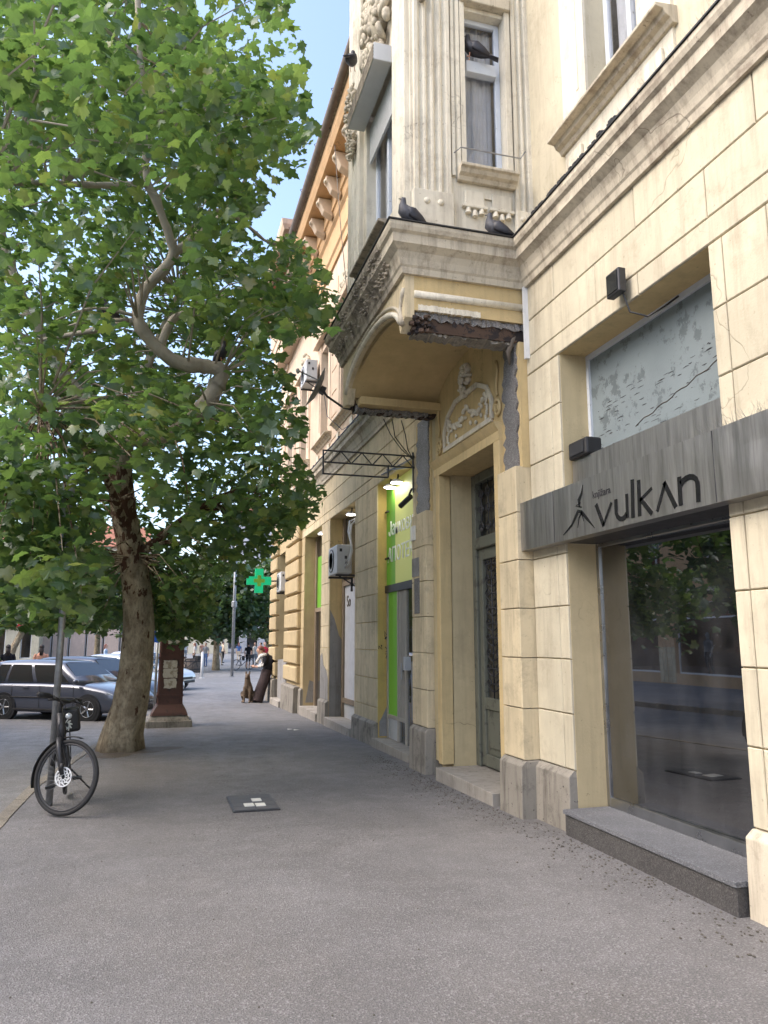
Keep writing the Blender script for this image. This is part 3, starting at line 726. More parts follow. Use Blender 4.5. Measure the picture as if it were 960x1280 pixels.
# torn bracket corner
sw = [(OX-.01+.0, OY0+.05+.06*math.sin(i*.5), 4.66+.045*i) for i in range(9)]
MB().tube(sw, [.03, .034, .03, .028, .022, .02, .024, .028, .012], 8).build('torn_bracket', 'cornice_stone', BLD, smooth=True)
jag = MB()
for i in range(60): 
    r = random.uniform(.012, .04); jag.ell((OX+.08+random.uniform(0, .2), OY0+random.uniform(.0, .12), 4.66+random.uniform(-.07, .1)), (r, r, r*.8), 5, 3)
for i in range(80):
    r = random.uniform(.012, .035); jag.ell((OX+.1+random.uniform(0, 1.1), OY1-random.uniform(.05, .2), 4.58+random.uniform(-.07, .05)), (r*1.6, r, r*.8), 5, 3)
o = jag.build('broken_render', 'rust', BLD); kind(o, 'stuff')
MB().tube([(WX-.06, OY0+.06, 4.72-.0), (WX-.13, OY0+.05, 4.62), (WX-.17, OY0+.07, 4.5), (WX-.14, OY0+.1, 4.38)], [.02, .03, .026, .01], 8).build('torn_bracket', 'dark_joint', BLD, smooth=True)
# white downpipe / cable duct beside the oriel
MB().box(WX-.045, WX+.01, 6.525, 6.56, 4.40, 5.17).build('cable_duct', 'white_paint', BLD)

# --- oriel, upper part --------------------------------------------------------------------
AX, AY0, AY1 = 2.23, 6.72, 9.14
fs = fY(AY0); ff = fX(AX)
SW = (2.84, 3.32, 6.5, 8.45)
wallgrid(fs, AX, 3.62, 5.618, 12.2, .2, [SW], 'white_stucco', 'oriel_wall')
wallgrid(fY(AY1+.2), AX, 3.62, 5.618, 12.2, .2, [], 'white_stucco', 'oriel_wall')
wallgrid(ff, AY0+.2, AY1, 5.618, 12.2, .2, [(7.35, 8.5, 6.15, 8.35)], 'white_stucco', 'oriel_wall')
flutes(fs, 2.26, 2.66, 6.16, 12, 4); flutes(fs, 3.40, 3.60, 6.1, 12, 2, .05); flutes(fs, 2.68, 2.78, 6.4, 12, 1, .04)
bx(MB(), fs, 2.24, 2.68, 0, .075, 5.62, 6.16).build('pilaster_base', 'white_stucco', BLD, bevel=.006, seg=1)
bx(MB(), fs, 3.39, 3.61, 0, .07, 5.62, 6.1).build('pilaster_base', 'white_stucco', BLD, bevel=.006, seg=1)
discs(lambda u, d, z: fs(u, d+.075, z), (2.38, 2.53), 6.03); discs(lambda u, d, z: fs(u, d+.07, z), (3.46, 3.55), 6.0, .03)
window(fs, *SW, cols=1, mid=7.82, rec=.1)
sill(fs, 2.74, 3.40, 6.49); guttae(fs, 2.93, 6.06); guttae(fs, 3.24, 6.06)
bx(MB(), fs, 3.02, 3.15, 0, .02, 6.2, 6.26).build('apron_tab', 'white_stucco', BLD)
bx(MB(), fs, 2.79, 2.84, 0, .05, 6.5, 8.6).build('window_surround', 'white_stucco', BLD); bx(MB(), fs, 3.32, 3.38, 0, .05, 6.5, 8.6).build('window_surround', 'white_stucco', BLD)
bx(MB(), fs, 2.79, 3.38, .0, .09, 8.5, 8.7).build('window_head', 'cornice_stone', BLD, bevel=.01)
MB().tube([fs(2.70, .02, 6.66), fs(2.74, .14, 6.66), fs(3.42, .14, 6.66), fs(3.45, .2, 6.71)], .008, 5).build('flower_rail', 'galvanised', BLD)
# street face of the oriel
flutes(ff, AY0+.02, 7.2, 6.16, 12, 3); flutes(ff, 8.66, AY1-.02, 6.16, 12, 3)
for a, b in ((AY0, 7.22), (8.64, AY1)): bx(MB(), ff, a, b, 0, .075, 5.62, 6.16).build('pilaster_base', 'white_stucco', BLD, bevel=.006, seg=1)
ow = window(ff, 7.35, 8.5, 6.15, 7.95, cols=2, mid=None, rec=.12, frame='old_white')
sh = MB(); bx(sh, ff, 7.3, 8.55, .02, .24, 8.12, 8.34)
o = sh.build('shutter_box', 'plastic_grey', BLD, bevel=.008)
for k in range(10): bx(MB(), ff, 7.38, 8.47, -.06, -.03, 7.62+k*.05, 7.662+k*.05).build('shutter_slat', 'plastic_grey', o)
for k in range(5): bx(MB(), ff, 7.3, 8.55, .242, .25, 8.13+k*.04, 8.15+k*.04).build('ridge', 'cornice_worn', o)
sill(ff, 7.25, 8.6, 6.13, 'cornice_worn', .2)
bx(MB(), ff, 7.3, 8.55, 0, .06, 5.83, 5.93).build('apron_band', 'cornice_stone', BLD); guttae(ff, 7.5, 5.75); guttae(ff, 8.3, 5.75)
def cartouche(cy, cz, s, n=150):
    gm = MB()
    gm.ell(ff(cy, .06, cz), (.14*s, .3*s, .42*s), 14, 8)
    for q in range(9):
        a0 = q*.7; ca, sa = math.cos(a0), math.sin(a0)
        gm.tube([ff(cy+s*(.42*ca+.16*(1-i/16)*math.cos(i*.6+a0)), .1+.04*math.sin(i), cz+s*(.55*sa+.18*(1-i/16)*math.sin(i*.6+a0))) for i in range(15)], .045*s, 6)
    for i in range(n):
        a = random.uniform(0, 6.28); r = random.random()**.6; e = random.uniform(.018, .06)*s
        gm.ell(ff(cy+s*.62*r*math.cos(a), .05+.13*(1-r*.6), cz+s*.8*r*math.sin(a)), (e, e, e*1.2), 6, 4)
    gm.build('cartouche', 'cornice_stone', BLD, smooth=True)
cartouche(7.75, 9.15, 1.0); cartouche(9.0, 8.75, .45, 60); cartouche(8.95, 8.2, .3, 40)
for i in range(2): MB().tube([fs(2.33+.03*math.sin(k), .09, 8.35+k*.05) for k in range(5)], .035, 6).build('scroll', 'cornice_stone', BLD, smooth=True)

# --- upper floors ------------------------------------------------------------------------------
fu = fX(UX)
NW = [(4.72, 5.52, 6.45, 8.9), (1.9, 2.7, 6.45, 8.9), (-.9, -.1, 6.45, 8.9)]
FW = [(c-.45, c+.45, 6.45, 8.9) for c in (10.9, 13.1, 15.4, 17.7, 20.6, 23.0)]
wallgrid(fu, -5, AY0+.2, 5.618, 12.2, .3, NW, 'cream'); wallgrid(fu, AY0+.2, AY1, 5.618, 12.2, .3, [], 'cream')
wallgrid(fu, AY1, 25, 5.618, 12.2, .3, FW, 'peach')
for k, (a, b, z0, z1) in enumerate(NW+FW):
    far = k >= len(NW); sm = 'white_stucco' if not far else 'peach'
    window(fu, a, b, z0, z1, cols=2, mid=8.1, rec=.2)
    sill(fu, a-.46, b+.46 if not far else b+.4, 6.44, 'cornice_stone', .2)
    for p, q in ((a-.42, a), (b, b+.42)):
        bx(MB(), fu, p, q, 0, .03, 6.46, 9.1).build('window_surround', sm, BLD)
        bx(MB(), fu, p+.12, p+.16, .03, .036, 6.8, 9.0).build('surround_groove', 'dark_joint' if far else sm, BLD)
    bx(MB(), fu, a-.42, b+.42, 0, .025, 5.62, 6.3).build('apron', sm, BLD)
    guttae(lambda u, d, z: fu(u, d+.025, z), a-.2, 6.0); guttae(lambda u, d, z: fu(u, d+.025, z), b+.2, 6.0)
    bx(MB(), fu, a+.02, b-.02, .026, .05, 6.02, 6.1).build('apron_band', sm, BLD)
    if far:
        bx(MB(), fu, a-.5, b+.5, 0, .16, 9.12, 9.26).build('window_head', 'peach', BLD)
        cm = MB()
        for i in range(40):
            u_ = random.uniform(a-.3, b+.3); e = random.uniform(.03, .09); cm.ell(fu(u_, .05, 9.35+random.uniform(0, .45)*(1-abs(u_-(a+b)/2)/.8)), (e, e, e), 6, 4)
        kind(cm.build('head_ornament', 'cornice_stone', BLD, smooth=True), 'stuff')
for k in range(9):      # upper quoins at the far end
    MB().slab(UX-.06, UX+.01, 24.1 if k % 2 else 23.8, 25, 5.7+k*.6, 6.26+k*.6, .02).build('quoin', 'peach', BLD)
for y in (12.0, 14.25, 16.55): 
    for k in range(8): MB().slab(UX-.025, UX+.01, y-.28, y+.28, 5.66+k*.56, 6.2+k*.56, .012).build('block', 'peach', BLD)
# eaves
ep = [(0, 10.6), (.05, 10.6), (.06, 10.8), (.1, 10.85), (.1, 11.4), (.16, 11.46), (.2, 11.6), (.24, 11.62), (.24, 11.95), (.62, 11.98), (.68, 12.1), (.70, 12.24), (0, 12.26)]
MB().sweep([(UX, AY1+.2), (UX, 19.4)], ep).build('eaves_cornice', 'peach_dark', BLD)
MB().sweep([(UX, -5), (UX, AY0)], ep).build('eaves_cornice', 'cornice_stone', BLD)
MB().sweep([(UX, 19.4), (UX-.35, 19.401), (UX-.35, 25), (14, 25)], [(d, z+.6) for d, z in ep]).build('eaves_cornice', 'peach', BLD)
MB().box(UX-.36, UX+.02, 19.402, 24.98, 10.7, 12.8).build('attic_wall', 'peach', BLD)
y = 9.8
while y < 19.2:
    MB().prism([(UX-.20, y, 11.94), (UX-.56, y, 11.94), (UX-.56, y, 11.84), (UX-.5, y, 11.78), (UX-.42, y, 11.62), (UX-.3, y, 11.55), (UX-.2, y, 11.5)], (0, .24, 0)).build('modillion', 'peach', BLD, bevel=.02, seg=2)
    MB().ell((UX-.56, y+.12, 11.86), (.03, .07, .05), 8, 5).build('modillion_leaf', 'cornice_stone', BLD, smooth=True); y += .9
MB().tube([(2.82, AY1+.3, 12.36), (2.82, 19.5, 12.36)], .10, 10).build('gutter', 'wood_planter', BLD, smooth=True)
for y in (11.5, 13.3, 15.1, 16.9, 18.7): MB().tube([(2.80, y, 12.45), (2.74, y, 12.58), (2.82, y, 12.62)], .01, 4).build('gutter_hook', 'dark_metal', BLD)
MB().box(2.86, UX, AY1+.3, 19.4, 12.26, 12.38).build('eaves_board', 'cornice_worn', BLD)
MB().tube([(3.0, 14.2, 12.2), (3.12, 14.0, 10.0), (3.3, 13.9, 8.0), (3.38, 13.8, 6.2)], .008, 4).build('cable', 'black', BLD)
for y, z in ((13.9, 10.2), (14.4, 10.15)): MB().box(UX-.012, UX+.02, y, y+.16, z, z+.2).build('vent_hole', 'black', BLD)

# --- pharmacy bays ------------------------------------------------------------------------------
PHX = 3.62
ph = MB().box(PHX-.06, PHX+.04, 10.3, 12.25, 2.38, 2.5).build('transom', 'dark_metal', BLD)
d = MB().box(PHX-.03, PHX+.03, 12.19, 12.25, .03, 2.38).box(PHX-.03, PHX+.03, 10.3, 10.36, .03, 2.38).box(PHX-.031, PHX+.03, 11.60, 11.66, .03, 2.38).box(PHX-.031, PHX+.03, 11.2, 11.26, .03, 2.38).box(PHX-.029, PHX+.029, 11.66, 12.19, .35, .41).box(PHX-.029, PHX+.029, 11.26, 11.60, .35, .41).build('pharmacy_door', 'plastic_beige', BLD, bevel=.004, seg=1)
MB().box(PHX-.01, PHX+.01, 11.66, 12.19, .41, 2.38).build('door_panel', 'panel_green', d)
MB().box(PHX-.01, PHX+.01, 11.66, 12.19, .03, .35).build('kick_panel', 'plastic_grey', d)
MB().box(PHX-.004, PHX+.006, 11.26, 11.60, .03, 2.38).build('pane', 'window_glass', d); MB().box(PHX-.004, PHX+.006, 10.36, 11.2, .03, 2.38).build('pane', 'window_glass', d)
for k in range(4): MB().box(PHX-.025, PHX+.025, 11.30+k*.075, 11.34+k*.075, .41, 2.38).build('door_bar', 'plastic_beige', d)
MB().tube([(PHX-.07, 11.3, 1.0), (PHX-.07, 11.3, 1.25)], .012, 6).box(PHX-.07, PHX-.03, 11.29, 11.31, 1.12, 1.14).build('handle', 'steel', d)
MB().tube([(WX+.14, 12.2, 2.95), (WX+.14, 12.05, 2.95)], .02, 6).build('hinge', 'black', BLD); MB().tube([(WX+.14, 12.2, 3.75), (WX+.14, 12.05, 3.75)], .02, 6).build('hinge', 'black', BLD)
b3 = MB().box(GX-.06, GX+.02, 15.95, 16.1, .0, 4.24).box(GX-.06, GX+.02, 13.8, 13.9, 0, 4.24).box(GX-.061, GX+.02, 13.9, 15.95, 2.75, 2.85).box(GX-.061, GX+.02, 13.9, 15.95, .3, .4).build('window_bay', 'wood_frame', BLD)
MB().box(GX-.02, GX, 13.9, 15.95, .4, 2.75).build('banner_panel', 'banner', b3); MB().box(GX-.02, GX, 13.9, 15.95, 2.85, 4.24).build('pane', 'window_glass', b3); MB().box(GX-.02, GX, 13.9, 15.95, .0, .3).build('kick_panel', 'plastic_grey', b3)
text('So', .34, faceM(GX-.028, 15.75, 2.3), 'dark_joint', BLD); text('apteka', .3, faceM(GX-.028, 15.75, 1.9), 'dark_joint', BLD) if 0 else None
b4 = MB().box(GX-.06, GX+.02, 19.05, 19.2, -.02, 4.24).box(GX-.06, GX+.02, 17.0, 17.1, -.02, 4.24).box(GX-.061, GX+.02, 17.1, 19.05, 2.3, 2.4).build('window_bay', 'wood_frame', BLD)
MB().box(GX-.02, GX, 17.1, 19.05, 2.4, 3.7).build('green_panel', 'panel_green', b4); MB().box(GX-.02, GX, 17.1, 19.05, 3.7, 4.24).build('pane', 'window_glass', b4); MB().box(GX-.02, GX, 17.1, 19.05, -.02, 2.3).build('pane', 'window_glass', b4)
b5 = MB().box(GX-.06, GX+.02, 23.5, 23.6, -.1, 4.24).box(GX-.06, GX+.02, 21.8, 21.9, -.1, 4.24).box(GX-.061, GX+.02, 21.9, 23.5, 2.7, 2.8).build('window_bay', 'wood_frame', BLD)
MB().box(GX-.02, GX, 21.9, 23.5, -.1, 2.7).build('pane', 'window_glass', b5); MB().box(GX-.02, GX, 21.9, 23.5, 2.8, 4.24).build('pane', 'window_glass', b5)
# scribbled graffiti tag on the reveal of the pharmacy bay
gm = MB(); q = random.Random(3)
for s_ in range(7):
    pts = [(3.47+.13*q.random()*1.0+.01, 12.243, 1.35+.28*q.random())]
    for i in range(4): pts.append((min(3.62, max(3.45, pts[-1][0]+q.uniform(-.07, .07))), 12.243, pts[-1][2]+q.uniform(-.09, .09)))
    gm.stroke(pts, .012, (0, -1, 0), .002)
gm.build('graffiti', 'black', BLD)
gm = MB().stroke([(WX-.003, 13.45, 1.5), (WX-.003, 13.38, 1.35), (WX-.003, 13.3, 1.52), (WX-.003, 13.24, 1.35), (WX-.003, 13.2, 1.5)], .012, (-1, 0, 0), .002)
# small boxes and plates on the portal piers
MB().box(PX-.03, PX, 9.70, 9.85, 2.95, 3.15).build('house_number_plate', 'white_plate', BLD)
MB().box(PX-.012, PX+.002, 9.56, 9.84, 2.45, 2.7).build('patch_plate', 'grey_render', BLD); MB().box(PX-.010, PX+.002, 9.55, 9.75, 1.95, 2.42).build('patch_plate', 'rough_plaster', BLD)
MB().box(WX-.05, WX+.0, 10.08, 10.26, .5, 1.3).build('meter_box', 'grey_render', BLD)
MB().box(PHX-.12, PHX-.03, 10.95, 11.05, 1.15, 1.35).build('door_entry_box', 'plastic_grey', BLD)

# ================================================================ THINGS FIXED TO THE BUILDING
SX = 3.30
sg = thing('shop_sign', (SX, 5.0, 2.44), 'long brushed steel shop sign lettered vulkan above the dark display window', 'sign')
m = MB(); n = 40; rows = []
for i in range(n+1):        # slightly dented sheet
    y = 1.2+(6.64-1.2)*i/n
    dn = .0012 if y > 4 else .002
    rows.append([(SX+dn*math.sin(i*1.3)*math.sin(i*.37), y, 2.45), (SX+dn*math.sin(i*.9+1), y, 2.6), (SX+dn*math.sin(i*1.1+2), y, 2.76), (SX+dn*math.sin(i), y, 2.92), (3.419, y, 2.92), (3.419, y, 2.45)])
m.loft(rows).build('sign_panel', 'brushed_steel', sg, smooth=False)
for y in (3.88, 5.945): MB().box(SX-.003, SX+.002, y, y+.004, 2.455, 2.915).build('panel_seam', 'dark_metal', sg)
MB().box(3.42, 3.75, 3.95, 5.95, 2.452, 2.47).build('sign_soffit', 'dark_metal', sg)
def sp(x, y): p = onX(640+x/3, 560+y/3, SX); return Vector((SX-.0012, p.y, p.z))
def letter(strokes):
    m = MB()
    for pts, wd in strokes: m.stroke([sp(*p) for p in pts], [k_*.8 for k_ in wd] if isinstance(wd, list) else wd*.8, (-1, 0, 0), .003)
    m.build('letter', 'black_gloss', sg)
letter([([(316, 211), (345, 291)], .052), ([(343, 291), (374, 204)], .030)])
letter([([(390, 192), (391, 225), (392, 244), (397, 257), (405, 265), (415, 266), (424, 259), (431, 246)], .048), ([(431, 172), (434, 262)], .042)])
letter([([(452, 118), (455, 262)], .052)])
letter([([(476, 120), (480, 256)], .050), ([(526, 150), (482, 196)], .030), ([(482, 190), (526, 246)], .05)])
letter([([(545, 238), (576, 128)], .034), ([(571, 128), (616, 222)], .05)])
letter([([(628, 108), (634, 216)], .05), ([(634, 136), (643, 122), (655, 113), (668, 108), (681, 109), (691, 116), (696, 128), (698, 150), (700, 202)], .048)])
letter([([(266, 138), (262, 170), (252, 195), (254, 222)], [.004, .03, .055, .02]), ([(258, 205), (240, 218), (262, 222)], .014)])
letter([([(194, 326), (225, 290), (248, 240)], [.006, .03, .04]), ([(246, 236), (262, 240), (285, 268), (312, 300)], [.03, .04, .035, .006]), ([(248, 300), (252, 262), (264, 240)], [.004, .02, .03]), ([(270, 275), (262, 240)], [.004, .03])])
p0 = sp(303, 190); text('knjižara', .085, Matrix.Translation((SX-.003, p0.y, p0.z-.0)) @ Matrix.Rotation(0, 4, 'X') @ Matrix(((0, 0, -1, 0), (-1, 0, 0, 0), (0, 1, 0, 0), (0, 0, 0, 1))), 'dark_metal', sg, 'small_lettering', .001)
spk = MB()
for i in range(150):
    y = random.uniform(2.6, 4.0); a = Vector((SX+.05, y, 2.915)); b = a+Vector((random.uniform(-.08, .04), random.uniform(-.06, .06), random.uniform(.08, .13)))
    spk.add([a+Vector((.0015, 0, 0)), a+Vector((0, .002, 0)), a+Vector((-.0015, 0, 0)), b], [(0, 1, 3), (1, 2, 3), (2, 0, 3)])
kind(spk.build('bird_spikes', 'galvanised', sg), 'stuff')

# green pharmacy panel with lettering
pp = thing('pharmacy_sign', (PHX, 11.3, 2.5), 'green and yellow pharmacy panel with white Cyrillic lettering above the glass door', 'sign')
MB().box(PHX-.03, PHX+.03, 11.74, 12.24, 2.501, 4.23).build('green_panel', 'panel_green', pp)
MB().box(PHX-.03, PHX+.03, 10.31, 11.738, 2.501, 4.23).build('yellow_panel', 'panel_glow', pp)
text('Јанковић', .34, faceM(PHX-.034, 12.12, 3.32), 'lettering_white', pp); text('АПОТЕКА', .34, faceM(PHX-.034, 12.16, 2.88), 'lettering_white', pp)
# green cross
p = onX(318, 726, 2.75)
cr = thing('pharmacy_cross', (3.4, 22.6, 3.3), 'lit green cross sign on a bracket at the street corner', 'sign')
cy, cz, cx = 22.6, 3.34, 2.66
pts = [(-.12, -.36), (.12, -.36), (.12, -.12), (.36, -.12), (.36, .12), (.12, .12), (.12, .36), (-.12, .36), (-.12, .12), (-.36, .12), (-.36, -.12), (-.12, -.12)]
MB().prism([(cx+a, cy-.06, cz+b) for a, b in pts], (0, .12, 0)).build('cross_body', 'cross_green', cr)
MB().prism([(cx+a*.45, cy-.066, cz+b*.45) for a, b in pts], (0, .132, 0)).build('inner_cross', 'lime', cr)
MB().tube([(cx+.3, cy, cz), (3.42, cy, cz)], .025, 6).build('bracket', 'dark_metal', cr)

def aircon(x, y, z, label, pipe=True):
    t = thing('air_conditioner', (x, y, z), label, 'air conditioner', 'outdoor air conditioning units on the facade')
    MB().box(-.15, .15, -.4, .4, 0, .56).build('casing', 'plastic_grey', t, bevel=.02, local=True)
    MB().lathe((-.152, .1, .28), [(.23, 0), (.235, -.012), (.21, -.014), (.2, -.004)], 20, 'x').build('fan_guard', 'dark_metal', t, local=True)
    for k in range(6): MB().lathe((-.158, .1, .28), [(.03+k*.035, 0), (.036+k*.035, -.004), (.03+k*.035, -.006)], 18, 'x').build('guard_ring', 'plastic_grey', t, local=True)
    MB().box(-.10, -.05, -.405, -.399, .42, .48).build('grip', 'black', t, local=True); MB().box(.0, .05, -.41, -.399, .28, .34).build('valve_cover', 'dark_metal', t, local=True)
    MB().box(-.16, .34, -.34, -.30, -.05, -.012).box(.30, .34, -.34, -.30, -.3, -.05).build('bracket', 'dark_metal', t, local=True)
    MB().box(-.16, .34, .30, .34, -.05, -.012).box(.30, .34, .30, .34, -.3, -.05).build('bracket', 'dark_metal', t, local=True)
    MB().tube([(-.1, -.32, -.04), (.3, -.32, -.28)], .014, 5).build('strut', 'dark_metal', t, local=True)
    if pipe:
        MB().tube([(.02, -.41, .12), (.05, -.54, .16), (.09, -.64, .42), (.06, -.6, .72), (.12, -.45, .95), (.3, -.3, 1.1)], .022, 8).build('pipe', 'white_paint', t, smooth=True, local=True)
        MB().tube([(.02, -.41, .2), (.06, -.52, .28), (.1, -.58, .52), (.04, -.52, .8), (.1, -.4, 1.02), (.3, -.25, 1.12)], .019, 8).build('pipe', 'white_paint', t, smooth=True, local=True)
    return t
aircon(3.30, 14.55, 2.87, 'grey air conditioner with looped white pipes in the second bay past the pharmacy door')
aircon(3.34, 22.2, 3.0, 'grey air conditioner beside the green cross near the corner', False)
aircon(3.36, 18.7, 8.2, 'grey air conditioner high on the peach upper wall', False)

# folded-out awning frame (steel lattice)
aw = thing('awning_frame', (3.42, 10.25, 3.9), 'dark steel lattice frame jutting out above the pharmacy panel', 'awning frame')
Yw = 10.22; x0, x1 = 2.06, 3.42; za, zb, zc = 4.26, 4.09, 3.92
for a, b in (((x0, za), (x1, za)), ((x0, zb), (x1, zb)), ((x0, zc), (3.02, zc)), ((x0, zc-.01), (x0, za+.01)), ((3.02, zc), (3.02, zb)), ((x1-.02, 3.72), (x1-.02, 4.32))):
    MB().tube([(a[0], Yw, a[1]), (b[0], Yw, b[1])], .013, 6).build('bar', 'dark_metal', aw)
for k in range(8):
    a = x0+.1+k*.155; MB().tube([(a, Yw, za if k % 2 else zb), (a+.155, Yw, zb if k % 2 else za)], .009, 5).build('diagonal', 'dark_metal', aw)
MB().tube([(x1, Yw-.0, 4.25), (3.4, 11.9, 4.34)], .012, 5).build('bar', 'dark_metal', aw); MB().tube([(x1, Yw, 4.1), (3.4, 11.6, 4.36)], .01, 5).build('bar', 'dark_metal', aw)
for i, (dx, dy) in enumerate(((0, 0), (.12, .1), (.25, -.05))):
    MB().tube([(2.7+dx, 9.35, 4.52), (2.9+dx*.8, 9.7+dy, 4.42), (3.15+dx*.4, 10.0, 4.3), (3.4, 10.2, 4.2)], .007, 5).build('hanging_cable', 'black', aw)

# satellite dish
ds = thing('satellite_dish', (3.0, 12.9, 5.65), 'grey satellite dish on a bent arm under the upper windows', 'satellite dish')
M_ = Matrix.Translation((2.42, 12.4, 5.92)) @ Vector((-.90, .02, .40)).to_track_quat('Z', 'Y').to_matrix().to_4x4()
MB().lathe((0, 0, 0), [(.02, 0), (.18, .018), (.3, .05), (.37, .085), (.375, .09), (.36, .078), (.2, .012), (.02, -.012)], 28).xf(M_).build('dish', 'galvanised', ds, smooth=True)
MB().box(-.06, .06, -.06, .06, -.1, -.01).xf(M_).build('mount', 'dark_metal', ds)
MB().tube([M_ @ Vector((0, 0, -.08)), (2.55, 12.4, 5.8), (2.85, 12.4, 5.62), (3.25, 12.5, 5.6)], .02, 7).build('arm', 'dark_metal', ds, smooth=True)
MB().tube([M_ @ Vector((.34, 0, .05)), M_ @ Vector((.3, 0, .45))], .012, 6).build('feed_arm', 'galvanised', ds); MB().ell(M_ @ Vector((.28, 0, .47)), (.035, .035, .05), 8, 5).build('receiver', 'plastic_grey', ds)
MB().tube([M_ @ Vector((0, 0, -.08)), (2.6, 12.6, 5.5), (2.9, 12.7, 5.3), (3.3, 12.8, 5.62)], .006, 4).build('cable', 'cloth_blue', ds)

# wall camera, floodlight, box on the ledge
sc_ = thing('security_camera', (3.52, 10.62, 3.7), 'small black security camera beside the pharmacy panel', 'camera')
MB().tube([(3.42, 10.35, 3.80), (3.44, 10.50, 3.76), (3.44, 10.55, 3.72)], .016, 6).build('bracket', 'black', sc_); MB().tube([(3.36, 10.72, 3.60), (3.46, 10.5, 3.72)], .042, 10).build('camera_body', 'black', sc_, smooth=False)
fl = thing('floodlight', (3.36, 4.86, 4.28), 'small dark floodlight above the boarded transom window', 'lamp')
MB().box(3.30, 3.37, 4.78, 4.96, 4.30, 4.50).build('housing', 'dark_metal', fl, bevel=.01); MB().box(3.293, 3.3, 4.80, 4.94, 4.32, 4.48).build('lens', 'car_glass', fl)
MB().tube([(3.37, 4.87, 4.4), (3.43, 4.87, 4.42)], .02, 6).build('bracket', 'dark_metal', fl)
MB().tube([(3.36, 4.82, 4.3), (3.4, 4.8, 4.14), (3.5, 4.72, 4.08), (3.6, 4.65, 4.14), (3.7, 4.6, 4.22)], .008, 5).build('cable', 'black', fl)
sk = thing('speaker_box', (3.56, 5.78, 3.2), 'black box lying on the steel apron below the boarded transom', 'box')
MB().box(3.46, 3.62, 5.62, 5.93, 3.201, 3.36).build('box', 'black', sk, bevel=.02); MB().box(3.452, 3.46, 5.66, 5.89, 3.23, 3.33).build('grille', 'dark_metal', sk)

def spot(x, y, z, label, E_=1.5):
    t = thing('spot_lamp', (x, y, z), label, 'lamp', 'lit spot lamps under the lintels')
    MB().tube([(0, 0, 0), (0, 0, -.05), (-.02, 0, -.09)], .015, 6).build('stem', 'dark_metal', t, local=True)
    MB().lathe((-.02, 0, -.14), [(.11, 0), (.11, .01), (.05, .055), (.03, .06)], 16).build('shade', 'white_paint', t, local=True, smooth=True)
    MB().lathe((-.02, 0, -.15), [(.02, .0), (.095, .004), (.095, .009)], 16).build('bulb', 'lamp_glow', t, local=True)
    ld = bpy.data.lights.new('spot_light', 'POINT'); ld.energy = E_; ld.color = (1, .93, .75); ld.shadow_soft_size = .08
    lo = bpy.data.objects.new('spot_light', ld); col.objects.link(lo); lo.location = (-.02, 0, -.2); lo.parent = t
spot(3.52, 11.35, TOP, 'lit spot lamp over the pharmacy panel, by the doorway pier', .6); spot(3.52, 11.75, TOP, 'lit spot lamp over the pharmacy panel, by its green edge', .6)
spot(3.55, 14.6, TOP, 'lit spot lamp above the air conditioner with white pipes'); spot(3.55, 17.5, TOP, 'lit spot lamp in the bay beside the quoined pier')

# ---------------------------------------------------------------- pigeons
def pigeon(loc, rz, label, up=1.0, dark='pigeon_grey'):
    t = thing('pigeon', loc, label, 'pigeon', 'pigeons resting on the building and tree', rz)
    M = Matrix.Translation((0, 0, .015)) @ Matrix.Rotation(R(-22*up), 4, 'Y')
    b = MB(); P = [((-.20, 0, .075), .012), ((-.13, 0, .08), .03), ((-.05, 0, .09), .058), ((.03, 0, .10), .07), ((.09, 0, .125), .058), ((.115, 0, .165), .034), ((.122, 0, .20), .027), ((.135, 0, .222), .029), ((.155, 0, .222), .016)]
    b.tube([p for p, _ in P], [r*1.12 for _, r in P], 12, sq=(.92, 1)); b.xf(M).build('body', dark, t, smooth=True, local=True)
    MB().tube([(.15, 0, .218), (.178, 0, .210)], [.008, .003], 6).xf(M).build('beak', 'beak', t, local=True)
    for s in (-1, 1):
        MB().tube([(.07, s*.05, .125), (.0, s*.062, .105), (-.1, s*.045, .085), (-.2, s*.02, .07)], [.025, .055, .04, .006], 8, sq=(.35, 1)).xf(M).build('wing', 'pigeon_dark', t, smooth=True, local=True)
        MB().tube([(.02, s*.025, .05), (.025, s*.025, 0), (.055, s*.03, .004)], .005, 5).build('leg', 'cloth_peach', t, local=True)
    MB().tube([(-.13, 0, .08), (-.22, 0, .062), (-.29, 0, .055)], [.028, .036, .04], 8, sq=(1, .2)).xf(M).build('tail', 'pigeon_dark', t, smooth=True, local=True)
    return t
pigeon((2.12, 6.50, 5.63), R(175), 'dark pigeon standing on the outer corner of the oriel ledge'); pigeon((3.05, 6.50, 5.63), R(150), 'grey pigeon hunched below the oriel apron ornament')
pigeon((2.95, 6.74, 7.89), R(160), 'pigeon perched on the crossbar of the oriel window', dark='pigeon_dark')
pigeon((2.75, 10.6, 12.46), R(120), 'pigeon on the gutter beside the carved cartouche'); pigeon((2.0, 8.4, 8.88), R(60), 'pigeon sheltering on the carved cartouche of the oriel', dark='pigeon_dark')

# ================================================================ STREET FURNITURE
pl = thing('sign_post', (-1.03, 8.6, 0), 'grey steel post the bicycle is leaning on', 'post')
MB().tube([(-1.03, 8.6, -.1), (-1.03, 8.6, 3.35)], .035, 14).build('tube', 'galvanised', pl, smooth=True)
MB().box(-1.115, -1.075, 8.57, 8.63, 2.2, 3.5).build('rail', 'galvanised', pl)
for z in (2.35, 2.42, 3.1): MB().lathe((-1.03, 8.6, z), [(.037, 0), (.047, .004), (.047, .03), (.037, .034)], 14).build('clamp', 'dark_metal', pl)
MB().lathe((-1.03, 8.6, 3.35), [(.036, 0), (.03, .02), (.005, .03)], 12).build('cap', 'black', pl)

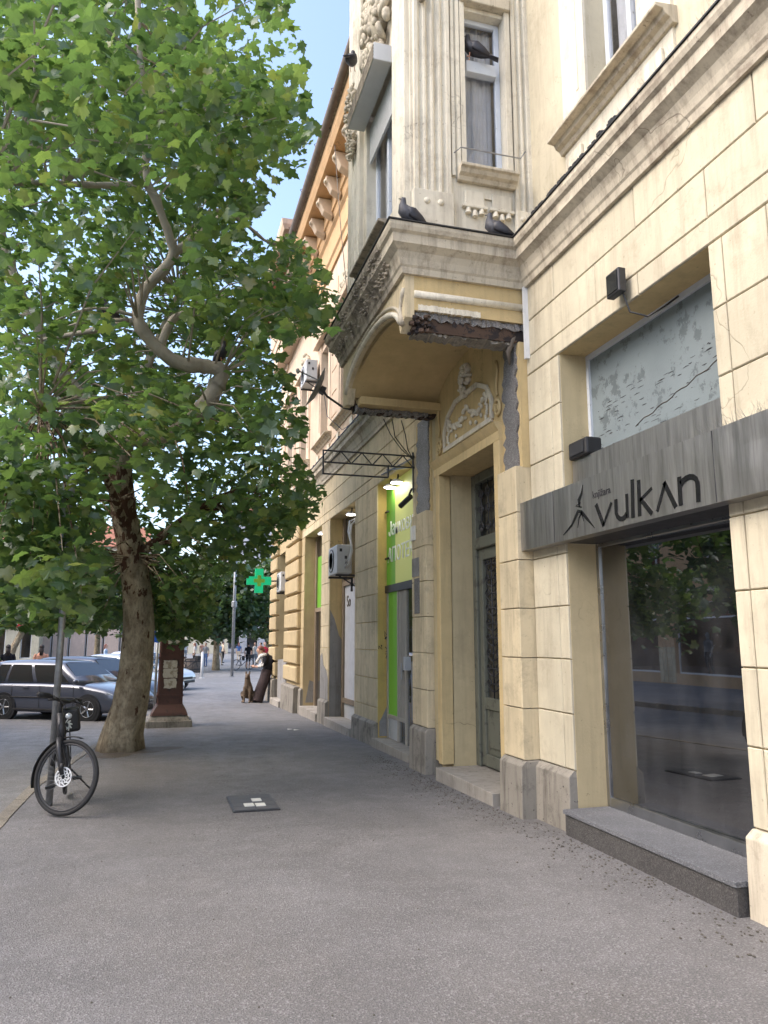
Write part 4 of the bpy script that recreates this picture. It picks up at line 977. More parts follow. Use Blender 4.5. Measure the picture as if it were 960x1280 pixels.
# cast iron and sheet kiosk pillar with paper scraps
px, py, pz = .19, 17.15, gh(17.1)
k = thing('poster_pillar', (px, py, pz), 'dark red-brown square poster pillar with torn papers on a stone base', 'pillar')
def frust(m, a, b, z0, z1, c=.03):
    def ring(h, z): return [(px-h+c, py-h, z), (px+h-c, py-h, z), (px+h, py-h+c, z), (px+h, py+h-c, z), (px+h-c, py+h, z), (px-h+c, py+h, z), (px-h, py+h-c, z), (px-h, py-h+c, z)]
    return m.loft([ring(a, z0), ring(b, z1)])
frust(MB(), .48, .47, pz-.06, pz+.14).build('base_stone', 'plinth', k, bevel=.015); frust(MB(), .42, .36, pz+.14, pz+.24).build('base_stone', 'plinth', k, bevel=.01)
frust(MB(), .38, .36, pz+.24, pz+.30).build('foot', 'brown_paint', k); frust(MB(), .36, .27, pz+.30, pz+.46).build('foot', 'brown_paint', k)
frust(MB(), .265, .25, pz+.46, pz+2.05).build('shaft', 'brown_paint', k)
for z in (.62, 1.40, 1.98): 
    m = MB(); h = .266-(z-.46)*.0094+.012
    frust(m, h, h, pz+z, pz+z+.04, .02).build('band', 'brown_paint', k)
for z0, z1 in ((.68, 1.38), (1.46, 1.96)):
    for s in (-1, 1): MB().box(px+s*.2-.02, px+s*.2+.02, py-.275, py-.24, pz+z0, pz+z1).build('stile', 'brown_paint', k)
frust(MB(), .25, .33, pz+2.05, pz+2.16).build('cap', 'brown_paint', k); frust(MB(), .33, .2, pz+2.16, pz+2.34).build('cap', 'brown_paint', k)
for (u0, u1, z0, z1) in ((-.17, .13, 1.2, 1.38), (-.17, .14, 1.0, 1.21), (-.14, .13, .78, 1.0), (-.10, .17, 1.70, 1.92)):
    q = random.Random(int(z0*100)); pts = []
    for i in range(24):
        a = i/24*2*math.pi; ca, sa = math.cos(a), math.sin(a); k_ = 1/max(abs(ca), abs(sa))
        pts.append((px+(u0+u1)/2+(u1-u0)/2*ca*k_*q.uniform(.86, 1), py-.272, pz+(z0+z1)/2+(z1-z0)/2*sa*k_*q.uniform(.82, 1)))
    MB().prism(pts, (0, .02, 0)).build('paper_scrap', 'paper', k)

def post(name, x, y, h, r, mat, label, cat, extra=None):
    t = thing(name, (x, y, gh(min(y, 24))), label, cat); z = gh(min(y, 24))
    MB().tube([(x, y, z-.1), (x, y, z+h)], r, 12).build('shaft', mat, t, smooth=True)
    MB().lathe((x, y, z), [(r*2.2, 0), (r*2.2, .015), (r*1.1, .03)], 12).build('foot_plate', mat, t)
    if extra: extra(t, x, y, z)
    return t
post('thin_post', -.57, 17.6, 2.3, .03, 'galvanised', 'thin grey post behind the plane tree trunk', 'post')
def disc(t, x, y, z): 
    MB().lathe((x, y-.045, z+2.02), [(.02, .0), (.24, .002), (.25, .012), (.02, .014)], 24, 'y').build('sign_disc', 'blue_sign', t); MB().box(x-.03, x+.03, y-.052, y-.046, z+1.89, z+2.08).prism([(x-.1, y-.051, z+2.06), (x+.1, y-.051, z+2.06), (x, y-.051, z+2.18)], (0, .004, 0)).build('arrow', 'lettering_white', t)
    MB().lathe((x, y, z+2.3), [(.03, 0), (.02, .02), (.004, .03)], 10).build('cap', 'galvanised', t)
post('traffic_sign', -.13, 19.4, 2.3, .03, 'galvanised', 'round blue traffic sign on a thin post by the parked cars', 'sign', disc)
def lampx(t, x, y, z):
    MB().lathe((x, y, z+3.6), [(.1, 0), (.15, .05), (.15, .3), (.1, .35)], 10).build('cable_clamp', 'galvanised', t)
    MB().tube([(x, y, z+9.0), (x-.4, y, z+9.5), (x-1.6, y, z+9.6)], .05, 7).build('arm', 'galvanised', t); MB().ell((x-1.8, y, z+9.58), (.4, .14, .09), 10, 5).build('lamp_head', 'plastic_grey', t)
    MB().tube([(x, y, z+5.3), (x+6, y+2, z+5.2)], .02, 5).build('wire', 'dark_metal', t)
post('street_lamp', 3.55, 41, 9.0, .08, 'galvanised', 'tall slender grey lamp post on the plaza', 'lamp post', lampx)
post('bollard', 1.95, 39.8, 1.25, .07, 'plastic_grey', 'pale round bollard at the edge of the plaza', 'bollard', lambda t, x, y, z: MB().lathe((x, y, z+1.25), [(.07, 0), (.06, .04), (.01, .07)], 12).build('cap', 'plastic_grey', t))
# round wooden tub under the linden
tb = thing('planter_tub', (1.7, 47.5, -.3), 'round wooden tub on the plaza beside the bicycles', 'planter')
MB().lathe((1.7, 47.5, -.3), [(.62, 0), (.72, .35), (.74, .8), (.66, .8), (.6, .6)], 18).build('tub', 'wood_planter', tb)
for z in (.15, .62): MB().lathe((1.7, 47.5, -.3+z), [(.66+z*.1, 0), (.69+z*.1, .01), (.69+z*.1, .06), (.66+z*.1, .07)], 18).build('hoop', 'dark_metal', tb)
MB().lathe((1.7, 47.5, -.3), [(.62, .7), (.3, .73), (.02, .74)], 18).build('soil', 'hedge_soil', tb)

# inspection cover in the pavement with white plates
def gz(y): return gh(y)
mc = thing('manhole_cover', (.95, 8.05, gh(8.05)), 'steel inspection cover with three white plates set in the asphalt', 'manhole cover')
zc_ = gh(8.05)+.006; mc.rotation_euler = (-.01765, 0, 0)
MB().box(.72, 1.17, 7.66, 8.48, zc_-.05, zc_+.008).build('frame', 'dark_metal', mc)
for i in range(2):
    for j in range(4):
        x0_, y0_ = .735+i*.212, 7.675+j*.2
        wh = (i, j) in ((1, 0), (1, 1), (1, 2)) and (i, j) != (1, 1)
        MB().box(x0_, x0_+.2, y0_, y0_+.19, zc_+.004, zc_+.014).build('tile', 'manhole_tile', mc)
for (a, b) in ((.89, 7.9), (1.0, 7.88), (.99, 8.14)): MB().box(a-.045, a+.05, b-.07, b+.07, zc_+.014, zc_+.021).build('white_plate', 'white_plate', mc)

# loose grit along the walls, joined
gr = MB()
for i in range(1500):
    y = 3.2+random.random()**.8*8; x = 3.28-abs(random.gauss(0, .22))-(.1 if y > 6.5 else 0); r = random.choice([.003, .004, .005, .006, .009])
    gr.ell((x, y, gh(y)+r*.4), (r, r*1.3, r*.6), 5, 3)
for i in range(500):
    y = random.uniform(2.5, 14); x = random.uniform(-1.1, 3.0); r = random.choice([.003, .004, .006])
    gr.ell((x, y, gh(y)+r*.4), (r, r*1.3, r*.6), 5, 3)
o = tag(gr.build('grit', 'asphalt_debris'), 'loose grit and leaf crumbs along the foot of the walls', 'grit'); kind(o, 'stuff')
for i, (x, y) in enumerate(((2.55, 15.2), (2.45, 15.35))):
    MB().add([(x, y, gh(y)+.006), (x+.12, y+.02, gh(y)+.02), (x+.13, y+.1, gh(y)+.008), (x+.01, y+.09, gh(y)+.025)], [(0, 1, 2, 3)]).build('paper_litter', 'white_plate')
    tag(bpy.data.objects['paper_litter' if i == 0 else 'paper_litter.001'], 'crumpled white paper scrap on the pavement before the quoined corner', 'litter', 'paper scraps')

# ================================================================ BICYCLE
bk = thing('bicycle', (-.93, 9.05, gh(8.6)+.022), 'dark bicycle with disc brake leaning on the grey post', 'bicycle')
bk.rotation_euler = (R(6), 0, R(-84))      # local x forward -> towards the camera
WRr = .345
def wheel(c, name, M, rotor=True):
    def T(m): return m.xf(M)
    ring = lambda R_, r, n=40, k=8: MB().loft([[(c[0]+(R_+r*math.cos(2*math.pi*j/k))*math.cos(a), c[1]+r*math.sin(2*math.pi*j/k), c[2]+(R_+r*math.cos(2*math.pi*j/k))*math.sin(a)) for j in range(k)] for a in [2*math.pi*i/n for i in range(n+1)]], False)
    o = T(ring(WRr-.02, .021)).build(name, 'black_rubber', bk, smooth=True, local=True)
    T(ring(WRr-.046, .012, 36, 6)).build('rim', 'dark_metal', o, smooth=True, local=True)
    for i in range(28):
        a = 2*math.pi*i/28; s = .02 if i % 2 else -.02
        T(MB().tube([(c[0]+.02*math.cos(a+1.2), c[1]+s, c[2]+.02*math.sin(a+1.2)), (c[0]+(WRr-.05)*math.cos(a), c[1], c[2]+(WRr-.05)*math.sin(a))], .0014, 3)).build('spoke', 'galvanised', o, local=True)
    T(MB().lathe(c, [(.022, -.035), (.022, .035)], 12, 'y')).build('hub', 'black', o, local=True)
    if rotor:
        y = -.045; m = MB()
        for r0, r1 in ((.05, .058), (.078, .09)):
            m.loft([[(c[0]+r*math.cos(a), c[1]+yy_, c[2]+r*math.sin(a)) for r, yy_ in ((r0, y-.002), (r1, y-.002), (r1, y+.002), (r0, y+.002))] for a in [2*math.pi*i/30 for i in range(31)]], False)
        for i in range(10):
            a = 2*math.pi*i/10; m.tube([(c[0]+.02*math.cos(a), c[1]+y, c[2]+.02*math.sin(a)), (c[0]+.055*math.cos(a+.3), c[1]+y, c[2]+.055*math.sin(a+.3)), (c[0]+.085*math.cos(a+.75), c[1]+y, c[2]+.085*math.sin(a+.75))], .006, 5)
        T(m).build('brake_disc', 'white_paint', o, local=True)
    return o
I4 = Matrix.Identity(4)
FH = Vector((1.07, 0, WRr)); HT = Vector((.86, 0, .92)); HB = Vector((.925, 0, .70))
axis = (HT-HB).normalized()
ST = Matrix.Translation(HB) @ Matrix.Rotation(R(56), 4, axis) @ Matrix.Translation(-HB)      # bars turned
wheel((0, 0, WRr), 'wheel', I4, False); wheel(tuple(FH), 'wheel', ST)
BB = Vector((.44, 0, .29)); SS = Vector((.27, 0, .80))
def bt(pts, r, name, mat='dark_metal', M=I4, n=8): return MB().tube(pts, r, n).xf(M).build(name, mat, bk, smooth=True, local=True)
bt([HB, BB], .034, 'down_tube'); bt([HT-axis*.05, SS-Vector((0, 0, .15))], .026, 'top_tube'); bt([BB, SS], .022, 'seat_tube'); bt([HB-axis*.02, HT], .034, 'head_tube')
for s in (-1, 1):
    bt([(0, s*.06, WRr), BB+Vector((-.03, s*.03, 0))], .011, 'chain_stay'); bt([(0, s*.06, WRr), SS+Vector((0, s*.02, -.14))], .009, 'seat_stay')
    bt([HB+Vector((.0, s*.03, -.01)), HB+Vector((.04, s*.055, -.1)), FH+Vector((-.01, s*.06, .02))], [.028, .028, .02], 'fork_blade', 'dark_metal', ST)
bt([SS, SS+Vector((-.04, 0, .14))], .014, 'seat_post', 'galvanised')
sd_ = MB().loft([[(x, -w_, z), (x, -w_*.6, z+.03), (x, 0, z+.04), (x, w_*.6, z+.03), (x, w_, z), (x, 0, z-.03)] for x, w_, z in ((.08+.30, .012, .945), (.30, .03, .95), (.22, .05, .955), (.14, .085, .965), (.10, .075, .97))]).build('saddle', 'black', bk, smooth=True, local=True)
bt([HT, HT+axis*.1, HT+axis*.12+Vector((.05, 0, .0))], .016, 'stem', 'black', ST)
hb = HT+axis*.12+Vector((.05, 0, 0))
bt([hb+Vector((-.06, .31, .03)), hb+Vector((-.02, .2, .03)), hb+Vector((.0, .06, 0)), hb+Vector((0, -.06, 0)), hb+Vector((-.02, -.2, .03)), hb+Vector((-.06, -.31, .03))], .017, 'handlebar', 'black', ST)
for s in (-1, 1):
    bt([hb+Vector((-.065, s*.32, .032)), hb+Vector((-.03, s*.2, .03))], .025, 'grip', 'black_rubber', ST); bt([hb+Vector((0, s*.17, .03)), hb+Vector((.05, s*.2, .0)), hb+Vector((.03, s*.28, -.01))], .011, 'brake_lever', 'black', ST)
    bt([hb+Vector((0, s*.1, .02)), hb+Vector((.1, s*.1, -.05)), hb+Vector((.02, s*.03, -.25)), FH+Vector((0, -.05, .15))], .004, 'brake_cable', 'black', ST)
bt([FH+Vector((-.02, -.07, .12)), FH+Vector((-.03, -.065, .05))], .02, 'brake_caliper', 'black', ST)
def guard(c, a0, a1, M, r=.375):
    m = MB(); n = 18; m.loft([[(c[0]+rr*math.cos(a), y, c[2]+rr*math.sin(a)) for y, rr in ((-.028, r-.012), (0, r), (.028, r-.012), (0, r-.004))] for a in [R(a0+(a1-a0)*i/n) for i in range(n+1)]], True).xf(M).build('mudguard', 'black', bk, smooth=True, local=True)
guard((0, 0, WRr), 40, 200, I4); guard(tuple(FH), 75, 200, ST)
ch = MB().lathe((BB.x, -.045, BB.z), [(.09, -.003), (.095, .0), (.09, .003)], 24, 'y').build('chainring', 'dark_metal', bk, local=True)
for s, a in ((-1, 1), (1, -1)):
    bt([BB+Vector((0, s*.06, 0)), BB+Vector((a*.14, s*.07, -.09))], .011, 'crank', 'galvanised'); MB().box(BB.x+a*.14-.045, BB.x+a*.14+.045, min(s*.08, s*.17), max(s*.08, s*.17), BB.z-.105, BB.z-.08).build('pedal', 'black', bk, local=True)
bt([(.33, .07, .3), (.28, .2, .12), (.24, .28, .012)], .009, 'kickstand', 'black')
for s in (-1, 1): bt([(-.03, s*.07, WRr), (-.1, s*.07, .72)], .006, 'rack_strut', 'black'); bt([(-.25, s*.06, .73), (.2, s*.06, .73)], .006, 'rack_rail', 'black')
bg_ = MB().box(-.02, .26, -.08, .18, .66, .90).build('bag', 'black', bk, bevel=.03, local=True)
m = MB()
for i in range(9):
    a = i*.7; m.stroke([(.262, .05+.05*math.cos(a), .74+.06*math.sin(a)), (.262, .05+.02*math.cos(a+1), .74+.03*math.sin(a+1)), (.262, .05+.04*math.cos(a+2.4), .74+.05*math.sin(a+2.4))], .012, (1, 0, 0), .002)
m.build('bag_print', 'lettering_white', bg_, local=True)
bt([(.78, .02, .84), (.6, .03, .7), (.62, -.06, .56), (.72, -.1, .42)], .018, 'lock_chain', 'black')
MB().ell((.96, 0, .9), (.035, .03, .03), 8, 5).xf(ST).build('headlight', 'headlamp', bk, smooth=True, local=True)

# ================================================================ PLANE TREE
def leaf_unit():
    half = [(.0, .02), (.15, -.05), (.33, -.12), (.36, .0), (.46, .06), (.40, .16), (.48, .26), (.64, .38), (.50, .43), (.44, .52), (.30, .50), (.27, .60), (.30, .72), (.18, .78), (.10, .90), (.0, 1.04)]
    pts = half + [(-x, y) for x, y in half[-2:0:-1]]
    V = [(x, y-.35, -.30*abs(x)**1.5-.30*(y-.35)**2+.03*math.sin(9*x+5*y)) for x, y in pts] + [(0, 0, .03)]
    n = len(pts); F = [(i, (i+1) % n, n) for i in range(n)]
    return np.array(V), np.array(F)
LV, LF = leaf_unit()
def leaf_mats(P, rg, size=(.085, .185), droop=.6):
    """rotation matrices + scale for leaves at points P"""
    n = len(P); nr = rg.normal(0, .62, (n, 3)); nr[:, 2] += 1.0; nr /= np.linalg.norm(nr, axis=1)[:, None]
    t = rg.normal(0, 1, (n, 3)); t[:, 2] -= droop; t -= (t*nr).sum(1)[:, None]*nr; t /= np.linalg.norm(t, axis=1)[:, None]
    b = np.cross(t, nr); s = rg.uniform(*size, n)
    return np.stack([b, t, nr], 2)*s[:, None, None], s
def leaf_mesh(name, P, M, mat, parent, lv=LV, lf=LF):
    n = len(P); V = np.einsum('nij,kj->nki', M, lv)+P[:, None, :]
    F = (lf[None]+(np.arange(n)*len(lv))[:, None, None]).reshape(-1, 3)
    me = bpy.data.meshes.new(name); V = V.reshape(-1, 3)-np.array(parent.location)
    me.vertices.add(len(V)); me.vertices.foreach_set('co', V.ravel())
    me.loops.add(F.size); me.loops.foreach_set('vertex_index', F.ravel().astype(np.int32))
    me.polygons.add(len(F)); me.polygons.foreach_set('loop_start', np.arange(0, F.size, 3, dtype=np.int32))
    me.polygons.foreach_set('use_smooth', np.ones(len(F), bool)); me.update(calc_edges=True); me.validate()
    return link(name, me, mat, parent)
def projpx(P):
    q = P-np.array(_C); d = q@np.array(_f); d = np.where(d < .1, .1, d)
    return 480+FPX*(q@np.array(_r))/d, 640-FPX*(q@np.array(_u))/d, (q@np.array(_f)) > .3
def inpoly(x, y, poly):
    c = np.zeros(len(x), bool); n = len(poly)
    for i in range(n):
        (x0, y0), (x1, y1) = poly[i], poly[i-1]
        k = ((y0 > y) != (y1 > y)) & (x < (x1-x0)*(y-y0)/((y1-y0) or 1e-9)+x0); c ^= k
    return c
TREE = thing('plane_tree', (-.6, 12.95, gh(12.95)), 'big leafy plane tree with mottled trunk growing from the pavement', 'tree')
def T_(x, y, Y): return onY(x, y, Y)
trunk = [(-.58, 12.97, gh(13)-.12), (-.57, 12.95, .12), (-.47, 12.85, .6), (-.40, 12.75, 1.15), (-.38, 12.7, 1.8), (-.44, 12.65, 2.4), (-.55, 12.55, 2.95), (-.70, 12.4, 3.6), (-.78, 12.25, 4.2), (-.75, 12.05, 4.8)]
rad = [.38, .31, .275, .255, .24, .225, .21, .195, .18, .17]
m = MB(); P = [Vector(p) for p in trunk]; rings = []
for i, (p, r) in enumerate(zip(P, rad)):
    rings.append([p+Vector((math.cos(a), math.sin(a), 0))*r*(1+(.10 if i < 2 else .035)*math.sin(5*a+i*.4)+.03*math.sin(3*a+i)) for a in [2*math.pi*k/26 for k in range(26)]])
TR = m.loft(rings).build('trunk', 'bark', TREE, smooth=True)
sp_ = []
for i in range(28):
    a = 2*math.pi*i/28; r_ = .75+.18*math.sin(3*a+1)+.1*math.sin(7*a); yy_ = 12.95+r_*.9*math.sin(a); sp_.append((max(-.58+r_*math.cos(a), kerb(yy_)+.05), yy_, gh(yy_)+.004))
MB().add(sp_+[(-.58, 12.95, gh(12.95)+.03)], [(i, (i+1) % 28, 28) for i in range(28)]).build('tree_soil', 'soil', TREE, smooth=True)
def limb(pts, r0, r1, n=9): 
    Q = [Vector(p) for p in pts]; fine = []
    for i in range(len(Q)-1):        # smooth curve through the points, with knots and an uneven girth
        a, b, c_, d = Q[max(i-1, 0)], Q[i], Q[i+1], Q[min(i+2, len(Q)-1)]
        for t in (0, .25, .5, .75): fine.append(.5*((2*b)+(c_-a)*t+(2*a-5*b+4*c_-d)*t*t+(3*b-a-3*c_+d)*t**3))
    fine.append(Q[-1]); k = len(fine); rr = [(r0+(r1-r0)*(i/(k-1))**.8)*random.uniform(.9, 1.1)*(1.18 if i % 11 == 5 else 1) for i in range(k)]
    jit = [p+Vector((random.uniform(-1, 1), random.uniform(-1, 1), random.uniform(-1, 1)))*r*.10 for p, r in zip(fine, rr)]
    MB().tube(jit, rr, n).build('limb', 'bark', TREE, smooth=True); return Q
YL = 10.4; sk_ = YL/10
L1 = limb([(-.75, 12.1, 4.7), (-.5, 11.6, 4.6), (.0, 10.9, 4.5), T_(258, 503, 10.4), T_(272, 480, 10.35), T_(278, 466, 10.3), T_(262, 458, 10.3), T_(235, 456, 10.25), T_(208, 445, 10.2), T_(185, 422, 10.15), T_(172, 395, 10.1), T_(180, 365, 10.1), T_(200, 342, 10.0), T_(216, 318, 10.0), T_(208, 285, 9.9), T_(195, 250, 9.8), T_(184, 225, 9.7), T_(180, 150, 9.5), T_(175, 70, 9.3), T_(170, -60, 9.2)], .145, .035, 12)
L2 = limb([T_(200, 435, 10.2), T_(212, 405, 10.4), T_(232, 390, 10.7), T_(270, 375, 11), T_(330, 350, 11.2), T_(380, 345, 11.4)], .07, .02)
L3 = limb([T_(216, 318, 10.0), T_(245, 295, 10.2), T_(285, 260, 10.6), T_(320, 200, 11)], .07, .02)
L4 = limb([T_(184, 230, 9.7), T_(120, 232, 9.4), T_(60, 228, 9.0), T_(0, 228, 8.6), T_(-80, 200, 8.3)], .05, .02)
L5 = limb([(-.76, 12.2, 4.3), (-1.3, 12.4, 5.2), (-2.0, 12.3, 6.2), (-2.6, 12.0, 7.5), (-3.0, 11.6, 9.2)], .15, .04)
L6 = limb([(-.75, 12.05, 4.75), (-.6, 12.8, 5.8), (-.3, 13.8, 7.2), (.1, 14.6, 8.8)], .13, .04)
L7 = limb([T_(172, 400, 10.1), T_(130, 410, 10.4), T_(80, 420, 10.8), T_(20, 430, 11.2)], .06, .02)
L8 = limb([(-.6, 12.5, 3.2), (-.9, 11.5, 3.9), (-1.3, 10.4, 4.3), (-1.7, 9.2, 4.4)], .08, .02)
L9 = limb([(-.45, 12.5, 2.9), (.2, 12.3, 3.5), (.9, 11.9, 3.9), (1.7, 11.5, 4.0)], .08, .02)
L10 = limb([T_(345, 305, 11.2), T_(330, 300, 11.1), T_(300, 275, 10.9), T_(270, 262, 10.6)], .015, .03, 6)
for pa in ([T_(160, 400, 10.1), T_(110, 402, 10.3), T_(60, 415, 10.4)], [T_(170, 395, 10.1), T_(120, 385, 10.0), T_(70, 400, 9.9)]): limb(pa, .03, .012, 6)
LIMBS = [L1, L2, L3, L4, L5, L6, L7, L8, L9]
SEG = np.array([list(a.lerp(b, t)) for L in LIMBS for a, b in zip(L, L[1:]) for t in (0, .33, .66)] )
OUT = [(-400, -600), (330, -600), (345, 0), (352, 10), (372, 60), (388, 165), (376, 205), (352, 232), (318, 262), (300, 285), (330, 300), (352, 292), (372, 300), (400, 335), (424, 370), (420, 402), (395, 425), (362, 418), (345, 440), (356, 470), (372, 508), (384, 540), (366, 556), (384, 590), (406, 622), (392, 645), (362, 662), (332, 690), (300, 718), (272, 732), (262, 770), (246, 798), (225, 808), (200, 798), (190, 770), (150, 790), (110, 782), (60, 788), (20, 780), (-400, 800)]
HOLES = [(110, 605, 16, .5), (330, 315, 22, 1), (305, 300, 16, 1), (415, 690, 10, 1), (195, 690, 10, .6), (425, 690, 20, 1), (180, 330, 12, .6), (265, 480, 34, .8), (225, 455, 34, .8), (185, 415, 30, .8), (195, 370, 26, .7), (212, 320, 24, .7), (200, 270, 22, .5), (120, 600, 8, .9), (160, 640, 26, .85), (165, 680, 28, .9), (172, 730, 30, .95), (175, 780, 34, 1), (355, 640, 8, .5), (290, 180, 14, .4), (350, 230, 18, .9)]
rg = np.random.default_rng(5); C0 = np.array((-1.1, 11.0, 7.3)); RA = np.array((4.3, 5.6, 5.6)); tw = []
while len(tw) < 1150:
    v = rg.normal(0, 1, (4000, 3)); v /= np.linalg.norm(v, axis=1)[:, None]; v *= (rg.uniform(.18, 1, 4000)**.55)[:, None]
    p = C0+v*RA; p[:, 2] -= .35*np.abs(v[:, 0])*(rg.random(4000))
    ok = (p[:, 2] > 2.15) & (p[:, 0] < 3.0) & ~((p[:, 0] > 1.75) & (p[:, 1] < 9.9)) & (p[:, 1] > 5.2)
    x, y, fr_ = projpx(p); inf = (x > -20) & (x < 980) & (y > -20) & (y < 1300) & fr_
    ok &= ~inf | inpoly(x, y, OUT)
    dd = np.hypot(x, y)
    for hx, hy, hr, pr in HOLES: ok &= ~(inf & (np.hypot(x-hx, y-hy) < hr) & (rg.random(4000) < pr) & (p[:, 1] < 12.6))
    ok &= ~(~inf & (rg.random(4000) < .8))
    ok &= ~(inf & (y > 640) & (p[:, 1] < 9.5) & (x > 60))
    tw += list(p[ok])
tw = np.array(tw[:1150])
# hanging lower fringe
fr2 = []
for _ in range(190):
    px_ = rg.uniform(-30, 262); py_ = rg.uniform(690, 792 if px_ < 140 else 790); Y_ = rg.uniform(11.5, 15.5)
    if 138 < px_ < 205 and Y_ < 12.9: continue
    fr2.append(list(T_(px_, py_, Y_)))
for _ in range(60): fr2.append(list(T_(rg.uniform(188, 252), rg.uniform(722, 796), rg.uniform(13.3, 16.2))))
for _ in range(60):
    px_ = rg.uniform(262, 392); py_ = rg.uniform(600, 735-(px_-262)*.5); fr2.append(list(T_(px_, py_, rg.uniform(10.5, 14.5))))
for _ in range(70):
    px_ = rg.uniform(-20, 120); py_ = rg.uniform(560, 745); fr2.append(list(T_(px_, py_, rg.uniform(7.4, 10))))
tw = np.concatenate([tw, np.array(fr2)])
# twigs: thin branches from the nearest limb towards each spray
tb_ = MB()
for i, p in enumerate(tw):
    if i % 3: continue
    d = np.linalg.norm(SEG-p, axis=1)+.6*np.maximum(0, SEG[:, 2]-p[2]); a = Vector(SEG[d.argmin()]); b = Vector(p)
    if (b-a).length > 2.6: a = b.lerp(a, 2.6/(b-a).length) if i % 6 else a
    mid = a.lerp(b, .5)+Vector((0, 0, .12*(b-a).length))
    tb_.tube([a, mid, b], [.018, .011, .004], 4, False)
kind(tb_.build('twigs', 'bark', TREE), 'stuff')
NL = 17; c = np.repeat(tw, NL, 0); P_ = c+rg.normal(0, 1, c.shape)*np.array((.22, .22, .14))
x, y, fr_ = projpx(P_); inf = (x > 0) & (x < 960) & (y > 0) & (y < 1280) & fr_
grown = [(a+(8 if a > 230 else 0), b+(6 if b > 700 else 0)) for a, b in OUT]
kp = ~inf | inpoly(x, y, grown); kp &= ~((P_[:, 0] > 1.8) & (P_[:, 1] < 9.9)); P_ = P_[kp]
# keep the visible stretch of the trunk and the bent limb clear of leaves in front of them
x, y, fr_ = projpx(P_); kp = np.ones(len(P_), bool)
SHOW = [(262, 498, 10.6), (278, 466, 10.6), (255, 457, 10.6), (225, 453, 10.5), (195, 435, 10.5), (175, 400, 10.4), (180, 365, 10.4), (212, 325, 10.3), (206, 285, 10.2), (190, 240, 10.1), (148, 600, 12.6), (155, 640, 12.7), (162, 680, 12.9), (170, 730, 13), (174, 780, 13), (172, 830, 13)]
for (ax, ay, ad), (bx_, by, bd) in zip(SHOW, SHOW[1:]):
    if ay < 300 and by > 500: continue
    for t in np.linspace(0, 1, 6): kp &= ~((np.hypot(x-(ax+(bx_-ax)*t), y-(ay+(by-ay)*t)) < (26 if ay < 550 else 30)) & (P_[:, 1] < ad) & (rg.random(len(P_)) < .45))
P_ = P_[kp]
M_L, S_ = leaf_mats(P_, rg)
x, y, fr_ = projpx(P_); dep = (P_-np.array(_C))@np.array(_f); inf = (x > 5) & (x < 955) & (y > 5) & (y < 1275) & fr_
score = np.where(inf, S_/np.maximum(dep, .5), 0); order = np.argsort(-score)[:300]; rest = np.ones(len(P_), bool); rest[order] = False
cr = leaf_mesh('crown', P_[rest], M_L[rest], 'leaf', TREE); kind(cr, 'stuff')
lme = bpy.data.meshes.new('leaf'); lme.from_pydata([tuple(v) for v in LV], [], [tuple(int(i) for i in f) for f in LF]); lme.materials.append(MATS['leaf'])
for i in order:
    o = bpy.data.objects.new('leaf', lme); col.objects.link(o); o.parent = TREE
    M4 = Matrix([list(M_L[i][r_])+[P_[i][r_]-TREE.location[r_]] for r_ in range(3)]+[[0, 0, 0, 1]])
    o.matrix_basis = M4
# birds in the tree
pigeon(tuple(T_(277, 452, 10.3)), R(-60), 'dark pigeon sitting on the bent grey limb of the plane tree', dark='pigeon_dark'); pigeon(tuple(T_(132, 396, 10.25)), R(200), 'pigeon on the thin branches left of the bent limb')

# ---------------------------------------------------------------- other trees
def small_tree(loc, h, rx, rz_, label, n, group, trunk_h, lean=(0, 0), size=(.22, .4)):
    t = thing('linden_tree', loc, label, 'tree', group); L = Vector(loc); r_ = np.random.default_rng(int(h*100)+int(loc[1]))
    top = L+Vector((lean[0], lean[1], trunk_h))
    MB().tube([L-Vector((0, 0, .1)), L+Vector((lean[0]*.3, lean[1]*.3, trunk_h*.4)), top, top+Vector((0, 0, h*.3))], [.28, .2, .17, .06], 10).build('trunk', 'bark', t, smooth=True)
    for k in range(6):
        a = k*1.05; MB().tube([top, top+Vector((math.cos(a)*rx*.35, math.sin(a)*rx*.35, h*.16)), top+Vector((math.cos(a)*rx*.7, math.sin(a)*rx*.7, h*.22))], [.09, .05, .02], 6).build('limb', 'bark', t)
    nc = n//40; v = r_.normal(0, 1, (nc, 3)); v /= np.linalg.norm(v, axis=1)[:, None]; v *= (r_.uniform(.3, 1, nc)**.5)[:, None]
    c_ = np.array(top)+np.array((0, 0, rz_*.72))+v*np.array((rx, rx, rz_)); pp_ = np.repeat(c_, 40, 0); pp_ = pp_+r_.normal(0, 1, pp_.shape)*np.array((.42, .42, .24))
    M, s_ = leaf_mats(pp_, r_, size); lv = np.array([(0, -.5, 0), (.4, -.1, -.06), (.3, .3, -.06), (0, .6, 0), (-.3, .3, -.06), (-.4, -.1, -.06)]); lf = np.array([(0, 1, 5), (1, 2, 5), (2, 4, 5), (2, 3, 4)])
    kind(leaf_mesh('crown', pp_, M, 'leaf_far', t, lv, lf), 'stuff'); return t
small_tree((3.3, 50, -.3), 6, 3.3, 2.5, 'round dark linden tree on the plaza beside the lamp post', 9000, 'trees beyond the crossing', 2.6)
small_tree((7.6, 57, -.3), 7, 3.2, 2.9, 'broad linden tree behind the street corner, over the person in red', 7000, 'trees beyond the crossing', 2.8)
small_tree((-4.5, 58, -.3), 8, 3.2, 3.2, 'linden tree before the pale green house across the crossing', 5000, 'trees beyond the crossing', 3.0)
small_tree((-9.3, 52, -.3), 9, 3.2, 3.4, 'leaning linden tree beside the red shop fascia', 5000, 'trees beyond the crossing', 3.6, (1.3, 0))
